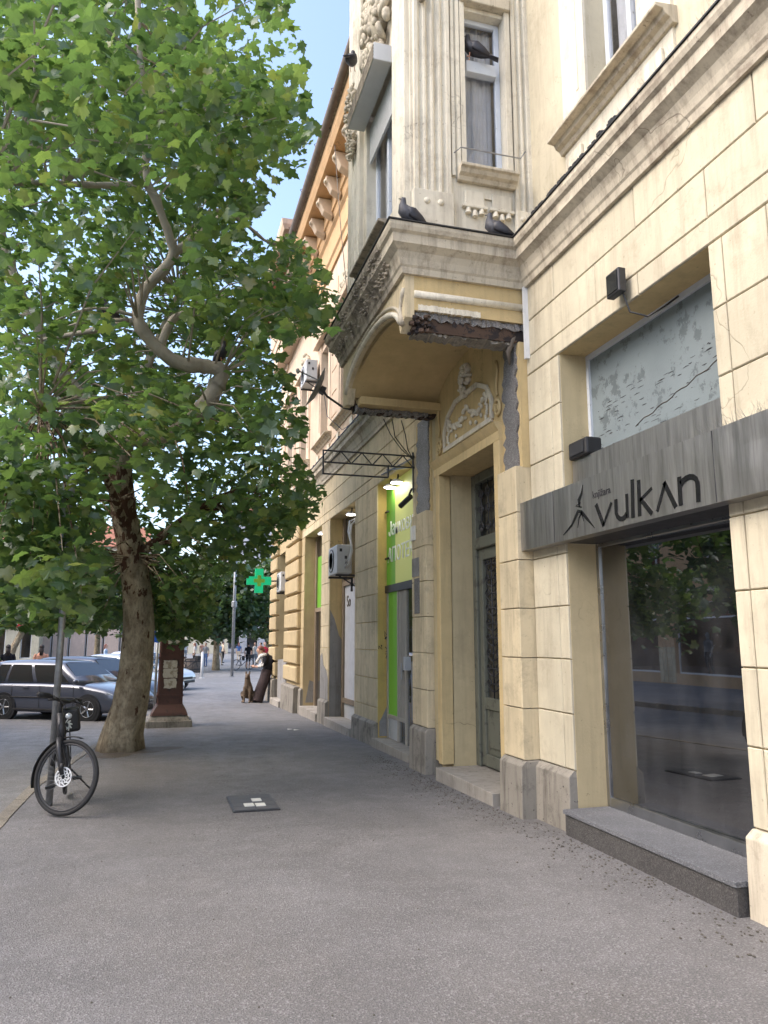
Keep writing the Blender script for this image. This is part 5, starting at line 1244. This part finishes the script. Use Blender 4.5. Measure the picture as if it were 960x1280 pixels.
small_tree((-9.0, 16, -.2), 8, 2.8, 3.0, 'young linden tree on the far pavement opposite the plane tree', 5000, 'trees on the far pavement', 3.2)

# ================================================================ CARS
def car(loc, rz, label, paint, L=4.35, H=1.46, wagon=True):
    t = thing('parked_car', loc, label, 'car', 'cars parked at an angle to the kerb', rz)
    hw = .87; h = L/2; B = lambda m, n, mt, p=t, **k: m.build(n, mt, p, local=True, **k)
    st = [(-h, .42, .72, .74), (-h+.06, .34, .84, .80), (-h+.35, .22, .90, .855), (-h+.9, .2, .92, hw), (-.2, .2, .93, hw), (.75, .2, .92, hw), (1.05, .2, .90, hw), (h-.55, .21, .80, .855), (h-.22, .24, .71, .82), (h-.06, .3, .60, .74), (h, .36, .52, .66)]
    rings = []
    for x, zb, zt, w_ in st:
        mid = (zb+zt)/2
        half = [(w_*.92, zb), (w_*.985, zb+.1), (w_, mid), (w_*.985, zt-.1), (w_*.93, zt-.03), (w_*.8, zt), (w_*.4, zt+.025)]
        rings.append([(x, -a, z) for a, z in half]+[(x, a, z) for a, z in half[::-1]])
    B(MB().loft(rings), 'body', paint, smooth=True)
    bt_, tp = (-h+.12 if wagon else -h+.55), (-h+.42 if wagon else -.95)
    base = [(bt_, .76), (1.08, .79)]; roof = [(tp, .57), (.25, .59)]; zb, zt = .89, H
    rg_ = []
    def side(s, u, v):     # point on the side glass plane: u along, v up
        xb = base[0][0]+(base[1][0]-base[0][0])*u; xt = roof[0][0]+(roof[1][0]-roof[0][0])*u
        wb = base[0][1]+(base[1][1]-base[0][1])*u; wt = roof[0][1]+(roof[1][1]-roof[0][1])*u
        bul = .03*math.sin(math.pi*v); return Vector((xb+(xt-xb)*v, s*(wb+(wt-wb)*v+bul), zb+(zt-.03-zb)*v))
    for i in range(13):
        u = i/12; ring = [side(-1, u, v) for v in (0, .25, .5, .75, .93)]; xt = ring[-1].x; cr_ = .05*math.sin(math.pi*min(1, max(0, u)))+.0
        ring += [Vector((xt, y, zt-.02+cr_)) for y in (-.45, -.2, .2, .45)] + [side(1, u, v) for v in (.93, .75, .5, .25, 0)]
        rg_.append(ring)
    cb = B(MB().loft(rg_), 'cabin', paint, smooth=True)
    def pane(pts, n, mat='car_glass', th=.012):
        c_ = sum(pts, Vector())/len(pts); nn = (pts[1]-pts[0]).cross(pts[2]-pts[0]).normalized()
        if nn.dot(c_-Vector((-.4, 0, .9))) < 0: nn = -nn
        return B(MB().prism([p+nn*.004 for p in pts], nn*th), n, mat, cb)
    for s in (-1, 1):
        cuts = ((.07, .22), (.25, .52), (.56, .88)) if wagon else ((.16, .5), (.54, .88))
        for a, b in cuts:
            q = 6; low = [side(s, a+(b-a)*i/q, .1) for i in range(q+1)]; up = [side(s, a+(b-a)*i/q, .86) for i in range(q+1)]
            m = MB(); m.loft([[p+Vector((0, s*.006, 0)) for p in (side(s, a+(b-a)*i/q, .1), side(s, a+(b-a)*i/q, .36), side(s, a+(b-a)*i/q, .62), side(s, a+(b-a)*i/q, .88))]+[side(s, a+(b-a)*i/q, .88)-Vector((0, s*.02, 0)), side(s, a+(b-a)*i/q, .1)-Vector((0, s*.02, 0))] for i in range(q+1)])
            B(m, 'side_window', 'car_glass', cb)
        B(MB().ell((.95, s*.93, .98), (.07, .09, .06), 8, 5), 'mirror', paint, smooth=True)
        for x in (.35, -.62): B(MB().box(x-.09, x+.09, s*.862, s*.885, .80, .825), 'door_handle', paint, bevel=.006)
        for x in (-.18, .85, -1.05): B(MB().box(x-.005, x+.005, s*.868, s*.872, .3, .88), 'door_gap', 'black')
        B(MB().box(-1.0, .98, s*.85, s*.885, .235, .29), 'sill_trim', 'black', bevel=.01); B(MB().box(-1.2, 1.2, s*.862, s*.882, .55, .585), 'rub_strip', 'black', bevel=.008)
        B(MB().loft([[(h-.5, s*.60, .60), (h-.5, s*.83, .62), (h-.42, s*.84, .73), (h-.45, s*.62, .71)], [(h-.045, s*.42, .50), (h-.13, s*.74, .51), (h-.16, s*.76, .63), (h-.09, s*.44, .60)]]), 'headlight', 'headlamp', bevel=.012)
        B(MB().box(-h-.01, -h+.1, s*.58, s*.80, .62, .86), 'tail_light', 'tail_red', bevel=.02)
        for x in (-1.27, 1.3):
            B(MB().lathe((x, s*.80, .31), [(.37, -.06*s), (.37, .078*s)], 24, 'y'), 'wheel_arch', 'black')
            w_ = B(MB().lathe((x, s*.80, .31), [(.2, -.09*s), (.3, -.09*s), (.315, -.05*s), (.315, .06*s), (.295, .085*s), (.2, .088*s)], 26, 'y'), 'wheel', 'tyre', smooth=False)
            B(MB().lathe((x, s*.80, .31), [(.205, .07*s), (.2, .092*s), (.17, .08*s), (.05, .086*s), (.04, .1*s), (.005, .1*s)], 22, 'y'), 'rim', 'rim', w_)
            for k in range(5):
                a = k*1.257; B(MB().tube([(x+.05*math.cos(a), s*.885, .31+.05*math.sin(a)), (x+.19*math.cos(a), s*.89, .31+.19*math.sin(a))], .022, 6), 'wheel_spoke', 'rim', w_)
    pane([side(-1, .965, .1)+Vector((.02, .02, 0)), side(1, .965, .1)+Vector((.02, -.02, 0)), side(1, 1, .9)+Vector((-.0, -.03, 0)), side(-1, 1, .9)+Vector((0, .03, 0))], 'windscreen', th=.03)
    pane([side(1, 0, .2)+Vector((0, -.06, 0)), side(-1, 0, .2)+Vector((0, .06, 0)), side(-1, 0, .88)+Vector((0, .05, 0)), side(1, 0, .88)+Vector((0, -.05, 0))], 'rear_window', th=.02)
    B(MB().box(h-.12, h+.02, -.38, .38, .40, .49), 'grille', 'black', bevel=.01); B(MB().box(h-.1, h+.03, -.55, .55, .26, .35), 'bumper', 'black', bevel=.02)
    B(MB().box(h+.0, h+.035, -.26, .26, .36, .40), 'number_plate', 'white_plate'); B(MB().tube([(1.0, -.5, .935), (.85, .05, 1.0)], .008, 5), 'wiper', 'black')
    return t
ca = R(-33); c0 = Vector((-2.35, 22.0))
zr = lambda y: gh(y)-.13
car((c0.x, c0.y, zr(22)), ca, 'dark grey estate car with glossy side windows behind the bicycle', 'paint_dark', 4.45, 1.47)
car((c0.x+.45, c0.y+3.3, zr(25)), ca, 'navy hatchback parked between the dark estate and the silver car', 'paint_navy', 4.2, 1.50)
car((c0.x+1.0, c0.y+6.7, -.43), ca, 'silver car parked beyond the navy hatchback', 'paint_silver', 4.3, 1.52, False)
car((c0.x+1.55, c0.y+10.0, -.305), ca, 'white car at the far end of the angled parked row', 'paint_white', 4.2, 1.45, False)

# ================================================================ PEOPLE
def remeshed(mb, vox, smooth_it=4):
    o = mb.build('tmp', None, None); r = o.modifiers.new('r', 'REMESH'); r.mode = 'VOXEL'; r.voxel_size = vox
    s = o.modifiers.new('s', 'SMOOTH'); s.factor = .5; s.iterations = smooth_it
    me = bpy.data.meshes.new_from_object(o.evaluated_get(bpy.context.evaluated_depsgraph_get())); bpy.data.objects.remove(o)
    for p in me.polygons: p.use_smooth = True
    return me
def hand(m, w, d, n, r=.009):
    """palm and five fingers from wrist w along d, palm normal n"""
    w, d, n = Vector(w), Vector(d).normalized(), Vector(n).normalized(); s = d.cross(n)
    m.tube([w, w+d*.05, w+d*.095], [.026, .034, .032], 8)
    for k, L_ in enumerate((.07, .085, .08, .06)):
        b = w+d*.085+s*(k-1.5)*.02; m.tube([b, b+d*L_*.5+n*.008, b+d*L_+n*.03], [r, r, r*.8], 6)
    b = w+d*.03+s*-.03; m.tube([b, b+d*.03-s*.025, b+d*.065-s*.03+n*.01], [r*1.2, r*1.1, r*.9], 6)
def body(stride=.0, arm=.1):
    m = MB()
    m.tube([(0, 0, .86), (0, 0, .96), (0, 0, 1.08), (0, 0, 1.24), (0, 0, 1.36), (0, .005, 1.44), (0, .0, 1.49)], [.11, .155, .14, .165, .17, .11, .055], 14, sq=(.68, 1.0))
    m.tube([(0, .0, 1.42), (0, -.01, 1.54)], [.062, .055], 10); m.ell((0, -.015, 1.625), (.076, .095, .118), 14, 10); m.tube([(0, -.1, 1.64), (0, -.125, 1.60)], [.012, .018], 6)
    for s in (-1, 1): m.ell((s*.078, -.01, 1.625), (.012, .02, .032), 6, 4)
    for s in (-1, 1):
        f = s*stride
        m.tube([(s*.09, 0, .93), (s*.095, -.02-f*.4, .7), (s*.095, -.03-f*.6, .48), (s*.095, -f*.9+.03, .28), (s*.095, -f*1.1+.05, .07)], [.105, .085, .06, .055, .042], 10)
        m.tube([(s*.095, -f*1.1+.07, .05), (s*.1, -f*1.1-.05, .035), (s*.1, -f*1.1-.15, .028)], [.042, .042, .03], 8)
        g = -s*arm
        m.tube([(s*.165, 0, 1.405), (s*.215, .01, 1.3), (s*.235, .02-g*.3, 1.12), (s*.23, -.04-g, .92), (s*.225, -.06-g*1.2, .87)], [.06, .05, .042, .033, .026], 9)
        hand(m, (s*.225, -.065-g*1.2, .865), (0, -.15, -1), (-s, 0, 0))
    return m
def paint_body(me, top_z=.96, sleeve=1.18, short=.45):
    for p in me.polygons:
        c = p.center
        if c.z > 1.475: i = 2
        elif abs(c.x) > .185 and c.z < sleeve or (abs(c.x) > .20 and c.z < .97): i = 2
        elif c.z > top_z: i = 0
        elif c.z > short: i = 1
        elif c.z > .075: i = 2 if short > .2 else 1
        else: i = 3
        p.material_index = i
BODY = {}
for nm, stv, arm, sh in (('stand', .03, .05, .08), ('walk', .2, .14, .08), ('shorts', .17, .1, .48)):
    me = remeshed(body(stv, arm), .019); paint_body(me, short=sh)
    for k_ in ('cloth_white', 'cloth_black', 'skin', 'black'): me.materials.append(MATS[k_])
    BODY[nm] = me
def hairpiece(t, mat, long=False, z=1.0):
    m = MB(); m.ell((0, .018, 1.655), (.086, .098, .10), 12, 7)
    if long: m.tube([(0, .06, 1.66), (0, .085, 1.52), (0, .095, 1.36)], [.07, .08, .05], 9, sq=(.5, 1))
    m.build('hair', mat, t, smooth=True, local=True)
PG = 'people about the plaza and crossing'
def person(x, y, rz, top, legs, label, pose='walk', hair='hair_dark', long=False, s=1.0, z=-.305):
    t = thing('person', (x, y, z), label, 'person', PG, R(rz)); t.scale = (s, s, s)
    o = bpy.data.objects.new('body', BODY[pose]); col.objects.link(o); o.parent = t
    for i, mt in enumerate((top, legs)): o.material_slots[i].link = 'OBJECT'; o.material_slots[i].material = MATS[mt]
    hairpiece(t, hair, long); return t
pp_ = person(5.55, 52, 170, 'cloth_black', 'cloth_black', 'person in black top and shorts walking away past the linden', 'shorts')
MB().box(.24, .42, -.12, .1, .55, .85).build('bag', 'black', pp_, bevel=.04, local=True)
person(6.0, 47, 15, 'cloth_red', 'cloth_grey', 'person in a red shirt walking towards the corner', 'walk', 'skin', s=1.02)
person(6.2, 54, 0, 'cloth_white', 'cloth_grey', 'person in white top between the red shirt and the black outfit', 'stand')
person(-5.2, 29.4, 190, 'cloth_black', 'cloth_white', 'long-haired person in a dark top and white skirt behind the dark car', 'stand', 'hair_dark', True, z=-.305)
person(-4.15, 29.6, 185, 'cloth_peach', 'cloth_beige', 'long-haired person in a peach top standing behind the dark car', 'stand', 'hair_dark', True, z=-.305)
crowd = [(-1.6, 50, 'cloth_red', 'cloth_blue', 'person in red shirt and blue trousers beyond the blue traffic sign'), (-1.0, 58, 'cloth_white', 'cloth_blue', 'person in white shirt and blue trousers beyond the white car'), (.4, 60, 'cloth_sky', 'cloth_grey', 'person in pale blue top and grey trousers by the bicycles'), (1.1, 56, 'cloth_peach', 'cloth_black', 'person in peach top and black trousers by the bicycles'), (2.4, 62, 'cloth_white', 'cloth_black', 'person in white top and black trousers behind the tub'),
         (3.0, 57, 'cloth_grey', 'cloth_blue', 'person in grey top behind the linden trunk'), (4.2, 60, 'cloth_sky', 'cloth_beige', 'person in pale blue top and beige trousers by the lamp post'), (4.9, 66, 'cloth_beige', 'cloth_black', 'person in beige top far across the plaza'), (6.6, 70, 'cloth_blue', 'cloth_beige', 'person in blue top and beige trousers far across the plaza'), (7.6, 62, 'cloth_white', 'cloth_beige', 'person in white top and beige trousers near the building corner'), (.9, 70, 'cloth_red', 'cloth_black', 'person in red top and black trousers far across the plaza'), (2.0, 74, 'cloth_white', 'cloth_grey', 'person in white top and grey trousers far across the plaza'), (-3.1, 46, 'cloth_sky', 'cloth_black', 'person in pale blue top and black trousers beyond the parked cars'), (3.6, 75, 'cloth_peach', 'cloth_beige', 'person in peach top and beige trousers far across the plaza')]
for i, (x, y, a, b, lb) in enumerate(crowd): person(x, y, (i*67) % 360, a, b, lb, 'stand' if i % 3 else 'walk', 'hair_red' if i % 4 == 0 else 'hair_dark', i % 2 == 0, .96+.02*(i % 4))

# the person leaning at the corner with a dog
lx, ly = 2.84, 24.15
lp = thing('person', (lx, ly, gh(24)), 'person in baggy brown trousers and black rucksack leaning on the corner wall', 'person')
m = MB(); lz = gh(24)
m.tube([(.33, 0, .86), (.34, 0, .96), (.34, 0, 1.08), (.30, 0, 1.24), (.25, 0, 1.36), (.21, 0, 1.44)], [.12, .155, .14, .165, .165, .10], 14, sq=(1, .72))
m.tube([(.21, 0, 1.42), (.13, 0, 1.52)], [.06, .055], 10); m.ell((.09, 0, 1.585), (.095, .078, .118), 14, 10); m.tube([(-.005, 0, 1.59), (-.025, 0, 1.555)], [.012, .018], 6)
for s in (-1, 1):
    m.tube([(.33, s*.09, .93), (.24, s*.10, .7), (.15, s*.11, .48), (.08, s*.12, .28), (.03, s*.13, .07)], [.11, .085, .06, .055, .042], 10)
    m.tube([(.05, s*.13, .05), (-.07, s*.14, .035), (-.16, s*.14, .028)], [.042, .042, .03], 8)
    m.tube([(.23, s*.165, 1.40), (.24, s*.22, 1.28), (.18, s*.22, 1.12), (.03, s*.14, 1.08), (-.03, s*.07, 1.08)], [.06, .05, .042, .034, .027], 9)
    hand(m, (-.03, s*.07, 1.08), (-1, -s*.5, .1), (0, -s, .3), .01)
me = remeshed(m, .014)
for p in me.polygons:
    c_ = p.center; p.material_index = 2 if (c_.z > 1.46 or (c_.x < .02 and c_.z > .9)) else (0 if c_.z > .93 else (3 if c_.z < .075 else 1))
for k_ in ('cloth_white', 'cloth_brown', 'skin', 'black'): me.materials.append(MATS[k_])
link('body', me, None, lp)
def loc(m): return m
tr_ = MB()
for s in (-1, 1): tr_.tube([(.33, s*.07, .98), (.26, s*.10, .7), (.17, s*.12, .45), (.09, s*.14, .2), (.03, s*.15, .03)], [.16, .16, .16, .17, .19], 14, sq=(1.0, .95))
me = remeshed(tr_, .02, 3); me.materials.append(MATS['cloth_brown']); link('trousers', me, None, lp)
jk = MB(); jk.tube([(.35, 0, .92), (.35, 0, 1.1), (.31, 0, 1.26), (.26, 0, 1.38), (.22, 0, 1.45)], [.19, .185, .2, .2, .12], 14, sq=(1, .82))
for s in (-1, 1): jk.tube([(.24, s*.17, 1.40), (.25, s*.23, 1.27), (.19, s*.23, 1.12), (.10, s*.19, 1.1)], [.072, .064, .055, .05], 9)
me = remeshed(jk, .02, 3)
for p in me.polygons: p.material_index = 1 if p.center.x < .17 else 0
me.materials.append(MATS['cloth_black']); me.materials.append(MATS['cloth_white']); link('jacket', me, None, lp)
MB().ell((.42, -.04, 1.19), (.15, .17, .24), 12, 8).build('rucksack', 'cloth_black', lp, smooth=True, local=True)
MB().tube([(.30, .13, 1.44), (.2, .02, 1.47), (.1, -.12, 1.40), (.02, -.13, 1.28), (-.03, -.12, 1.2)], [.05, .06, .055, .045, .04], 9).tube([(.28, -.12, 1.45), (.16, -.14, 1.42), (.07, -.1, 1.36)], .05, 9).build('scarf', 'cloth_white', lp, smooth=True, local=True)
MB().ell((.115, 0, 1.635), (.105, .09, .095), 12, 7).tube([(.2, 0, 1.62), (.24, 0, 1.54)], [.05, .03], 8).build('hair', 'hair_red', lp, smooth=True, local=True)

# sitting shepherd dog facing the street
def m_dog():
    m = NB('dog_fur'); p = m.pos(src='Object'); s = m.n('ShaderNodeSeparateXYZ'); m.l(m.tc.outputs['Object'], s.inputs[0])
    n = m.noise(p, 18, 5, .7); k = m.math('ADD', m.math('MULTIPLY', s.outputs['Y'], 3.0), m.math('MULTIPLY', m.math('SUBTRACT', n, .5), .9))
    c = m.mix(m.ramp(k, [(.0, 0), (.35, 1)]), (.125, .09, .062), (.025, .022, .02)); c = m.mix(m.ramp(m.noise(p, 60, 3), [(.4, 0), (.8, .5)]), c, (.24, .18, .13)); m.color(c); m.set(.9, spec=.2); m.bump(m.noise(p, 90, 4), .5, .01)
m_dog()
dg = thing('dog', (2.58, 24.05, gh(24)), 'brown and black shepherd dog sitting at the leaning person\'s feet', 'dog', rz=R(-18))
m = MB()      # local: faces -Y
m.tube([(0, .22, .17), (0, .16, .30), (0, .06, .44), (0, -.02, .56), (0, -.06, .64)], [.15, .165, .15, .125, .095], 14, sq=(1.05, .9))
m.tube([(0, -.05, .60), (0, -.08, .72), (0, -.09, .78)], [.1, .085, .08], 12)
m.ell((0, -.11, .80), (.075, .095, .075), 12, 8); m.tube([(0, -.17, .79), (0, -.25, .765), (0, -.30, .755)], [.05, .036, .026], 9)
for s in (-1, 1):
    m.tube([(s*.045, -.07, .85), (s*.055, -.065, .92), (s*.058, -.06, .985)], [.036, .028, .006], 8, sq=(.5, 1))
    m.tube([(s*.075, -.05, .48), (s*.085, -.09, .32), (s*.085, -.10, .16), (s*.085, -.10, .04)], [.062, .046, .034, .03], 9); m.ell((s*.085, -.13, .028), (.036, .055, .028), 8, 5)
    m.tube([(s*.10, .2, .2), (s*.16, .08, .26), (s*.16, .0, .20), (s*.15, .09, .08), (s*.15, -.02, .03)], [.09, .1, .06, .04, .032], 9); m.ell((s*.15, -.06, .028), (.036, .06, .026), 8, 5)
m.tube([(0, .32, .10), (.06, .48, .05), (.16, .6, .045)], [.05, .045, .02], 8)
me = remeshed(m, .013); me.materials.append(MATS['dog_fur']); link('body', me, None, dg)
MB().ell((0, -.305, .765), (.018, .014, .014), 8, 5).build('nose', 'black', dg, smooth=True, local=True)
for s in (-1, 1): MB().ell((s*.035, -.19, .825), (.011, .009, .011), 8, 5).build('eye', 'black_gloss', dg, smooth=True, local=True)

# ---------------------------------------------------------------- bicycles parked on the plaza (too small to show parts)
def small_bike():
    m = MB()
    for cx_ in (0, 1.05):
        m.loft([[(cx_+(.33+.022*math.cos(2*math.pi*j/5))*math.cos(a), .022*math.sin(2*math.pi*j/5), .35+(.33+.022*math.cos(2*math.pi*j/5))*math.sin(a)) for j in range(5)] for a in [2*math.pi*i/20 for i in range(21)]], False)
        for i in range(8): a = i*math.pi/4; m.tube([(cx_, 0, .35), (cx_+.32*math.cos(a), 0, .35+.32*math.sin(a))], .004, 3)
    for a, b in (((0, 0, .35), (.42, 0, .3)), ((.42, 0, .3), (.26, 0, .85)), ((.42, 0, .3), (.9, 0, .72)), ((.26, 0, .78), (.88, 0, .84)), ((0, 0, .35), (.28, 0, .76)), ((1.05, 0, .35), (.85, 0, .98)), ((.85, -.3, 1.0), (.85, .3, 1.0))): m.tube([a, b], .02, 6)
    m.ell((.23, 0, .92), (.14, .07, .04), 8, 5); m.box(.95, 1.2, -.15, .15, .75, .98); return m
for i, (x, y, rz, lb) in enumerate(((-.2, 47.3, 100, 'parked bicycle standing by the tub, furthest along the kerb'), (.3, 47.0, 80, 'parked bicycle with basket, third from the tub'), (.75, 47.2, 95, 'parked bicycle second from the tub'), (1.0, 46.2, 20, 'parked bicycle turned sideways beside the tub'), (4.5, 49.5, 30, 'parked bicycle leaning near the linden trunk'))):
    o = small_bike().build('parked_bicycle', 'black' if i % 2 else 'dark_metal'); o.location = (x, y, -.305); o.rotation_euler = (R(8), 0, R(rz)); tag(o, lb, 'bicycle', 'bicycles parked on the plaza')

# ================================================================ OTHER BUILDINGS
def house(name, f, u0, u1, H, wall, label, depth, shops, rows, cols, trim='white_stucco', base=-.6, roofm='tile_roof', group='houses round the crossing', brick=False):
    a, b = Vector(f(u0, 0, 0)), Vector(f(u1, -depth, 0)); c = (a+b)/2
    t = thing(name, (c.x, c.y, base), label, 'building', group)
    SH = 3.9; wd = (u1-u0)/cols; ops = []
    for k in range(cols):
        for r_ in range(rows):
            z = SH+1.0+r_*3.4
            if z+1.9 < H-.5: ops.append((u0+wd*(k+.5)-.5, u0+wd*(k+.5)+.5, z, z+1.9))
    sw = (u1-u0)/shops; sops = [(u0+sw*k+.55, u0+sw*(k+1)-.55, .15, 3.2) for k in range(shops)]
    us = sorted({u0, u1, *[v for o in ops+sops for v in o[:2]]}); m = MB()
    for p, q in zip(us, us[1:]):
        z = base
        for o in sorted([o for o in ops+sops if o[0] <= p+1e-6 and o[1] >= q-1e-6], key=lambda o: o[2]): bx(m, f, p, q, -.35, 0, z, o[2]); z = o[3]
        bx(m, f, p, q, -.35, 0, z, H)
    bx(m, f, u0, u1, -depth, -depth+.3, base, H); bx(m, f, u0, u0+.3, -depth+.3, -.35, base, H); bx(m, f, u1-.3, u1, -depth+.3, -.35, base, H); bx(m, f, u0+.3, u1-.3, -depth+.3, -.35, 3.5, 3.7); bx(m, f, u0+.3, u1-.3, -depth+.3, -.35, base, .1)
    bx(m, f, u0, u1, -depth, -.0, H, H+.15); m.build('wall', wall, t)
    for o in ops+sops:
        g = o[3] > 3.3; w_ = MB(); fw = .07
        bx(w_, f, o[0], o[0]+fw, -.25, -.18, o[2], o[3]); bx(w_, f, o[1]-fw, o[1], -.25, -.18, o[2], o[3]); bx(w_, f, o[0]+fw, o[1]-fw, -.25, -.18, o[3]-fw, o[3]); bx(w_, f, o[0]+fw, o[1]-fw, -.25, -.18, o[2], o[2]+fw)
        mid = (o[0]+o[1])/2
        if g: bx(w_, f, mid-.03, mid+.03, -.25, -.18, o[2]+fw, o[3]-fw)
        else: bx(w_, f, o[0]+fw, o[1]-fw, -.25, -.18, 2.5, 2.57); bx(w_, f, mid-.03, mid+.03, -.25, -.18, 2.57, 3.2-fw)
        wo = w_.build('window' if g else 'shop_window', 'white_paint', t)
        bx(MB(), f, o[0]+fw, o[1]-fw, -.22, -.21, o[2]+fw, o[3]-fw).build('pane', 'window_glass', wo)
        if g: bx(MB(), f, o[0]-.12, o[1]+.12, 0, .12, o[2]-.12, o[2]-.005).build('sill', trim, t); bx(MB(), f, o[0]-.15, o[1]+.15, 0, .1, o[3]+.02, o[3]+.2).build('window_head', trim, t)
    for z, p in ((3.55, .18), (H-.35, .35)): bx(MB(), f, u0, u1, 0, p, z, z+.22).build('cornice', trim, t)
    a, b, c_, d = [Vector(f(u, dd, H+.16)) for u, dd in ((u0, .4), (u1, .4), (u1, -depth), (u0, -depth))]; r0, r1 = (a+d)/2+Vector((0, 0, 2.4)), (b+c_)/2+Vector((0, 0, 2.4))
    MB().add([a, b, c_, d, r0, r1], [(0, 1, 5, 4), (2, 3, 4, 5), (0, 4, 3), (1, 2, 5), (0, 3, 2, 1)]).build('roof', roofm, t)
    return t
def gX(Xp): return lambda u, d, z: (Xp+d, u, z)          # facade facing +X (far side of the street)
h1 = house('shop_house', gX(-15), 8.4, 38.4, 10.0, 'peach_dark', 'peach brick shop house with large display windows across the street', 9, 6, 1, 8, 'cornice_stone', group='houses across the street')
for k in range(6):       # facing bricks on the shop piers
    u = 8.4+5*k
    for a, b in ((u+.02, u+.53), (u+4.47, u+4.98)):
        for r_ in range(13):
            z = -.25+r_*.26; off = .13 if r_ % 2 else 0
            for p, q in ((a, a+.25-off*.4), (a+.26-off*.4, b)): MB().box(-15+.0, -15+.02, p, q-.01, z, z+.25).build('brick', 'cream_tan' if r_ < 6 else 'peach_dark', h1)
house('shop_house', gX(-15), -12, 8.4, 9.5, 'cream_tan', 'cream shop house across the street behind the viewer\'s end', 9, 4, 1, 5, group='houses across the street')
house('shop_house', fY(64), -34, -19, 9, 'pale_green', 'pale green house with shopfronts across the crossing', 9, 5, 1, 5)
house('shop_house', fY(66), -19, -9.5, 8.6, 'cream', 'cream house with a red fascia across the crossing', 9, 5, 1, 4)
house('shop_house', fY(68), -9.5, -1.5, 9.3, 'pale_pink', 'pale pink house with narrow shop bays across the crossing', 9, 6, 1, 4)
house('shop_house', fY(112), -1, 9, 7.5, 'cream', 'low cream house behind the crowd at the end of the plaza', 9, 8, 1, 6)
house('tower_block', fY(125), 9.5, 30, 22, 'far_grey', 'tall pale apartment block beyond the plaza behind the green cross', 12, 7, 5, 9, 'far_grey')
house('shop_house', fY(100), 30, 60, 13, 'peach', 'peach house on the far right of the plaza', 12, 8, 2, 9)
rs = thing('shop_fascia', (-12, 65.8, 2.6), 'red shop fascia board on the cream house across the crossing', 'sign')
MB().box(-12.6, -10.8, 65.72, 65.99, 2.62, 3.1).build('board', 'red_sign', rs, bevel=.03); MB().box(-12.3, -11.1, 65.70, 65.72, 2.8, 2.92).build('stripe', 'lettering_white', rs)
# display mannequin in the shop window across the street
mn = thing('mannequin', (-15.7, 26.6, .1), 'clothed shop mannequin in the display window across the street', 'mannequin')
o = bpy.data.objects.new('body', BODY['stand']); col.objects.link(o); o.parent = mn; mn.rotation_euler = (0, 0, R(90)); mn.scale = (1.05,)*3
for i, mt in enumerate(('cloth_grey', 'cloth_black', 'white_plate')): o.material_slots[i].link = 'OBJECT'; o.material_slots[i].material = MATS[mt]
MB().lathe((0, 0, 0), [(.25, -.02), (.25, .01), (.02, .02)], 16).build('stand_plate', 'steel', mn, local=True)
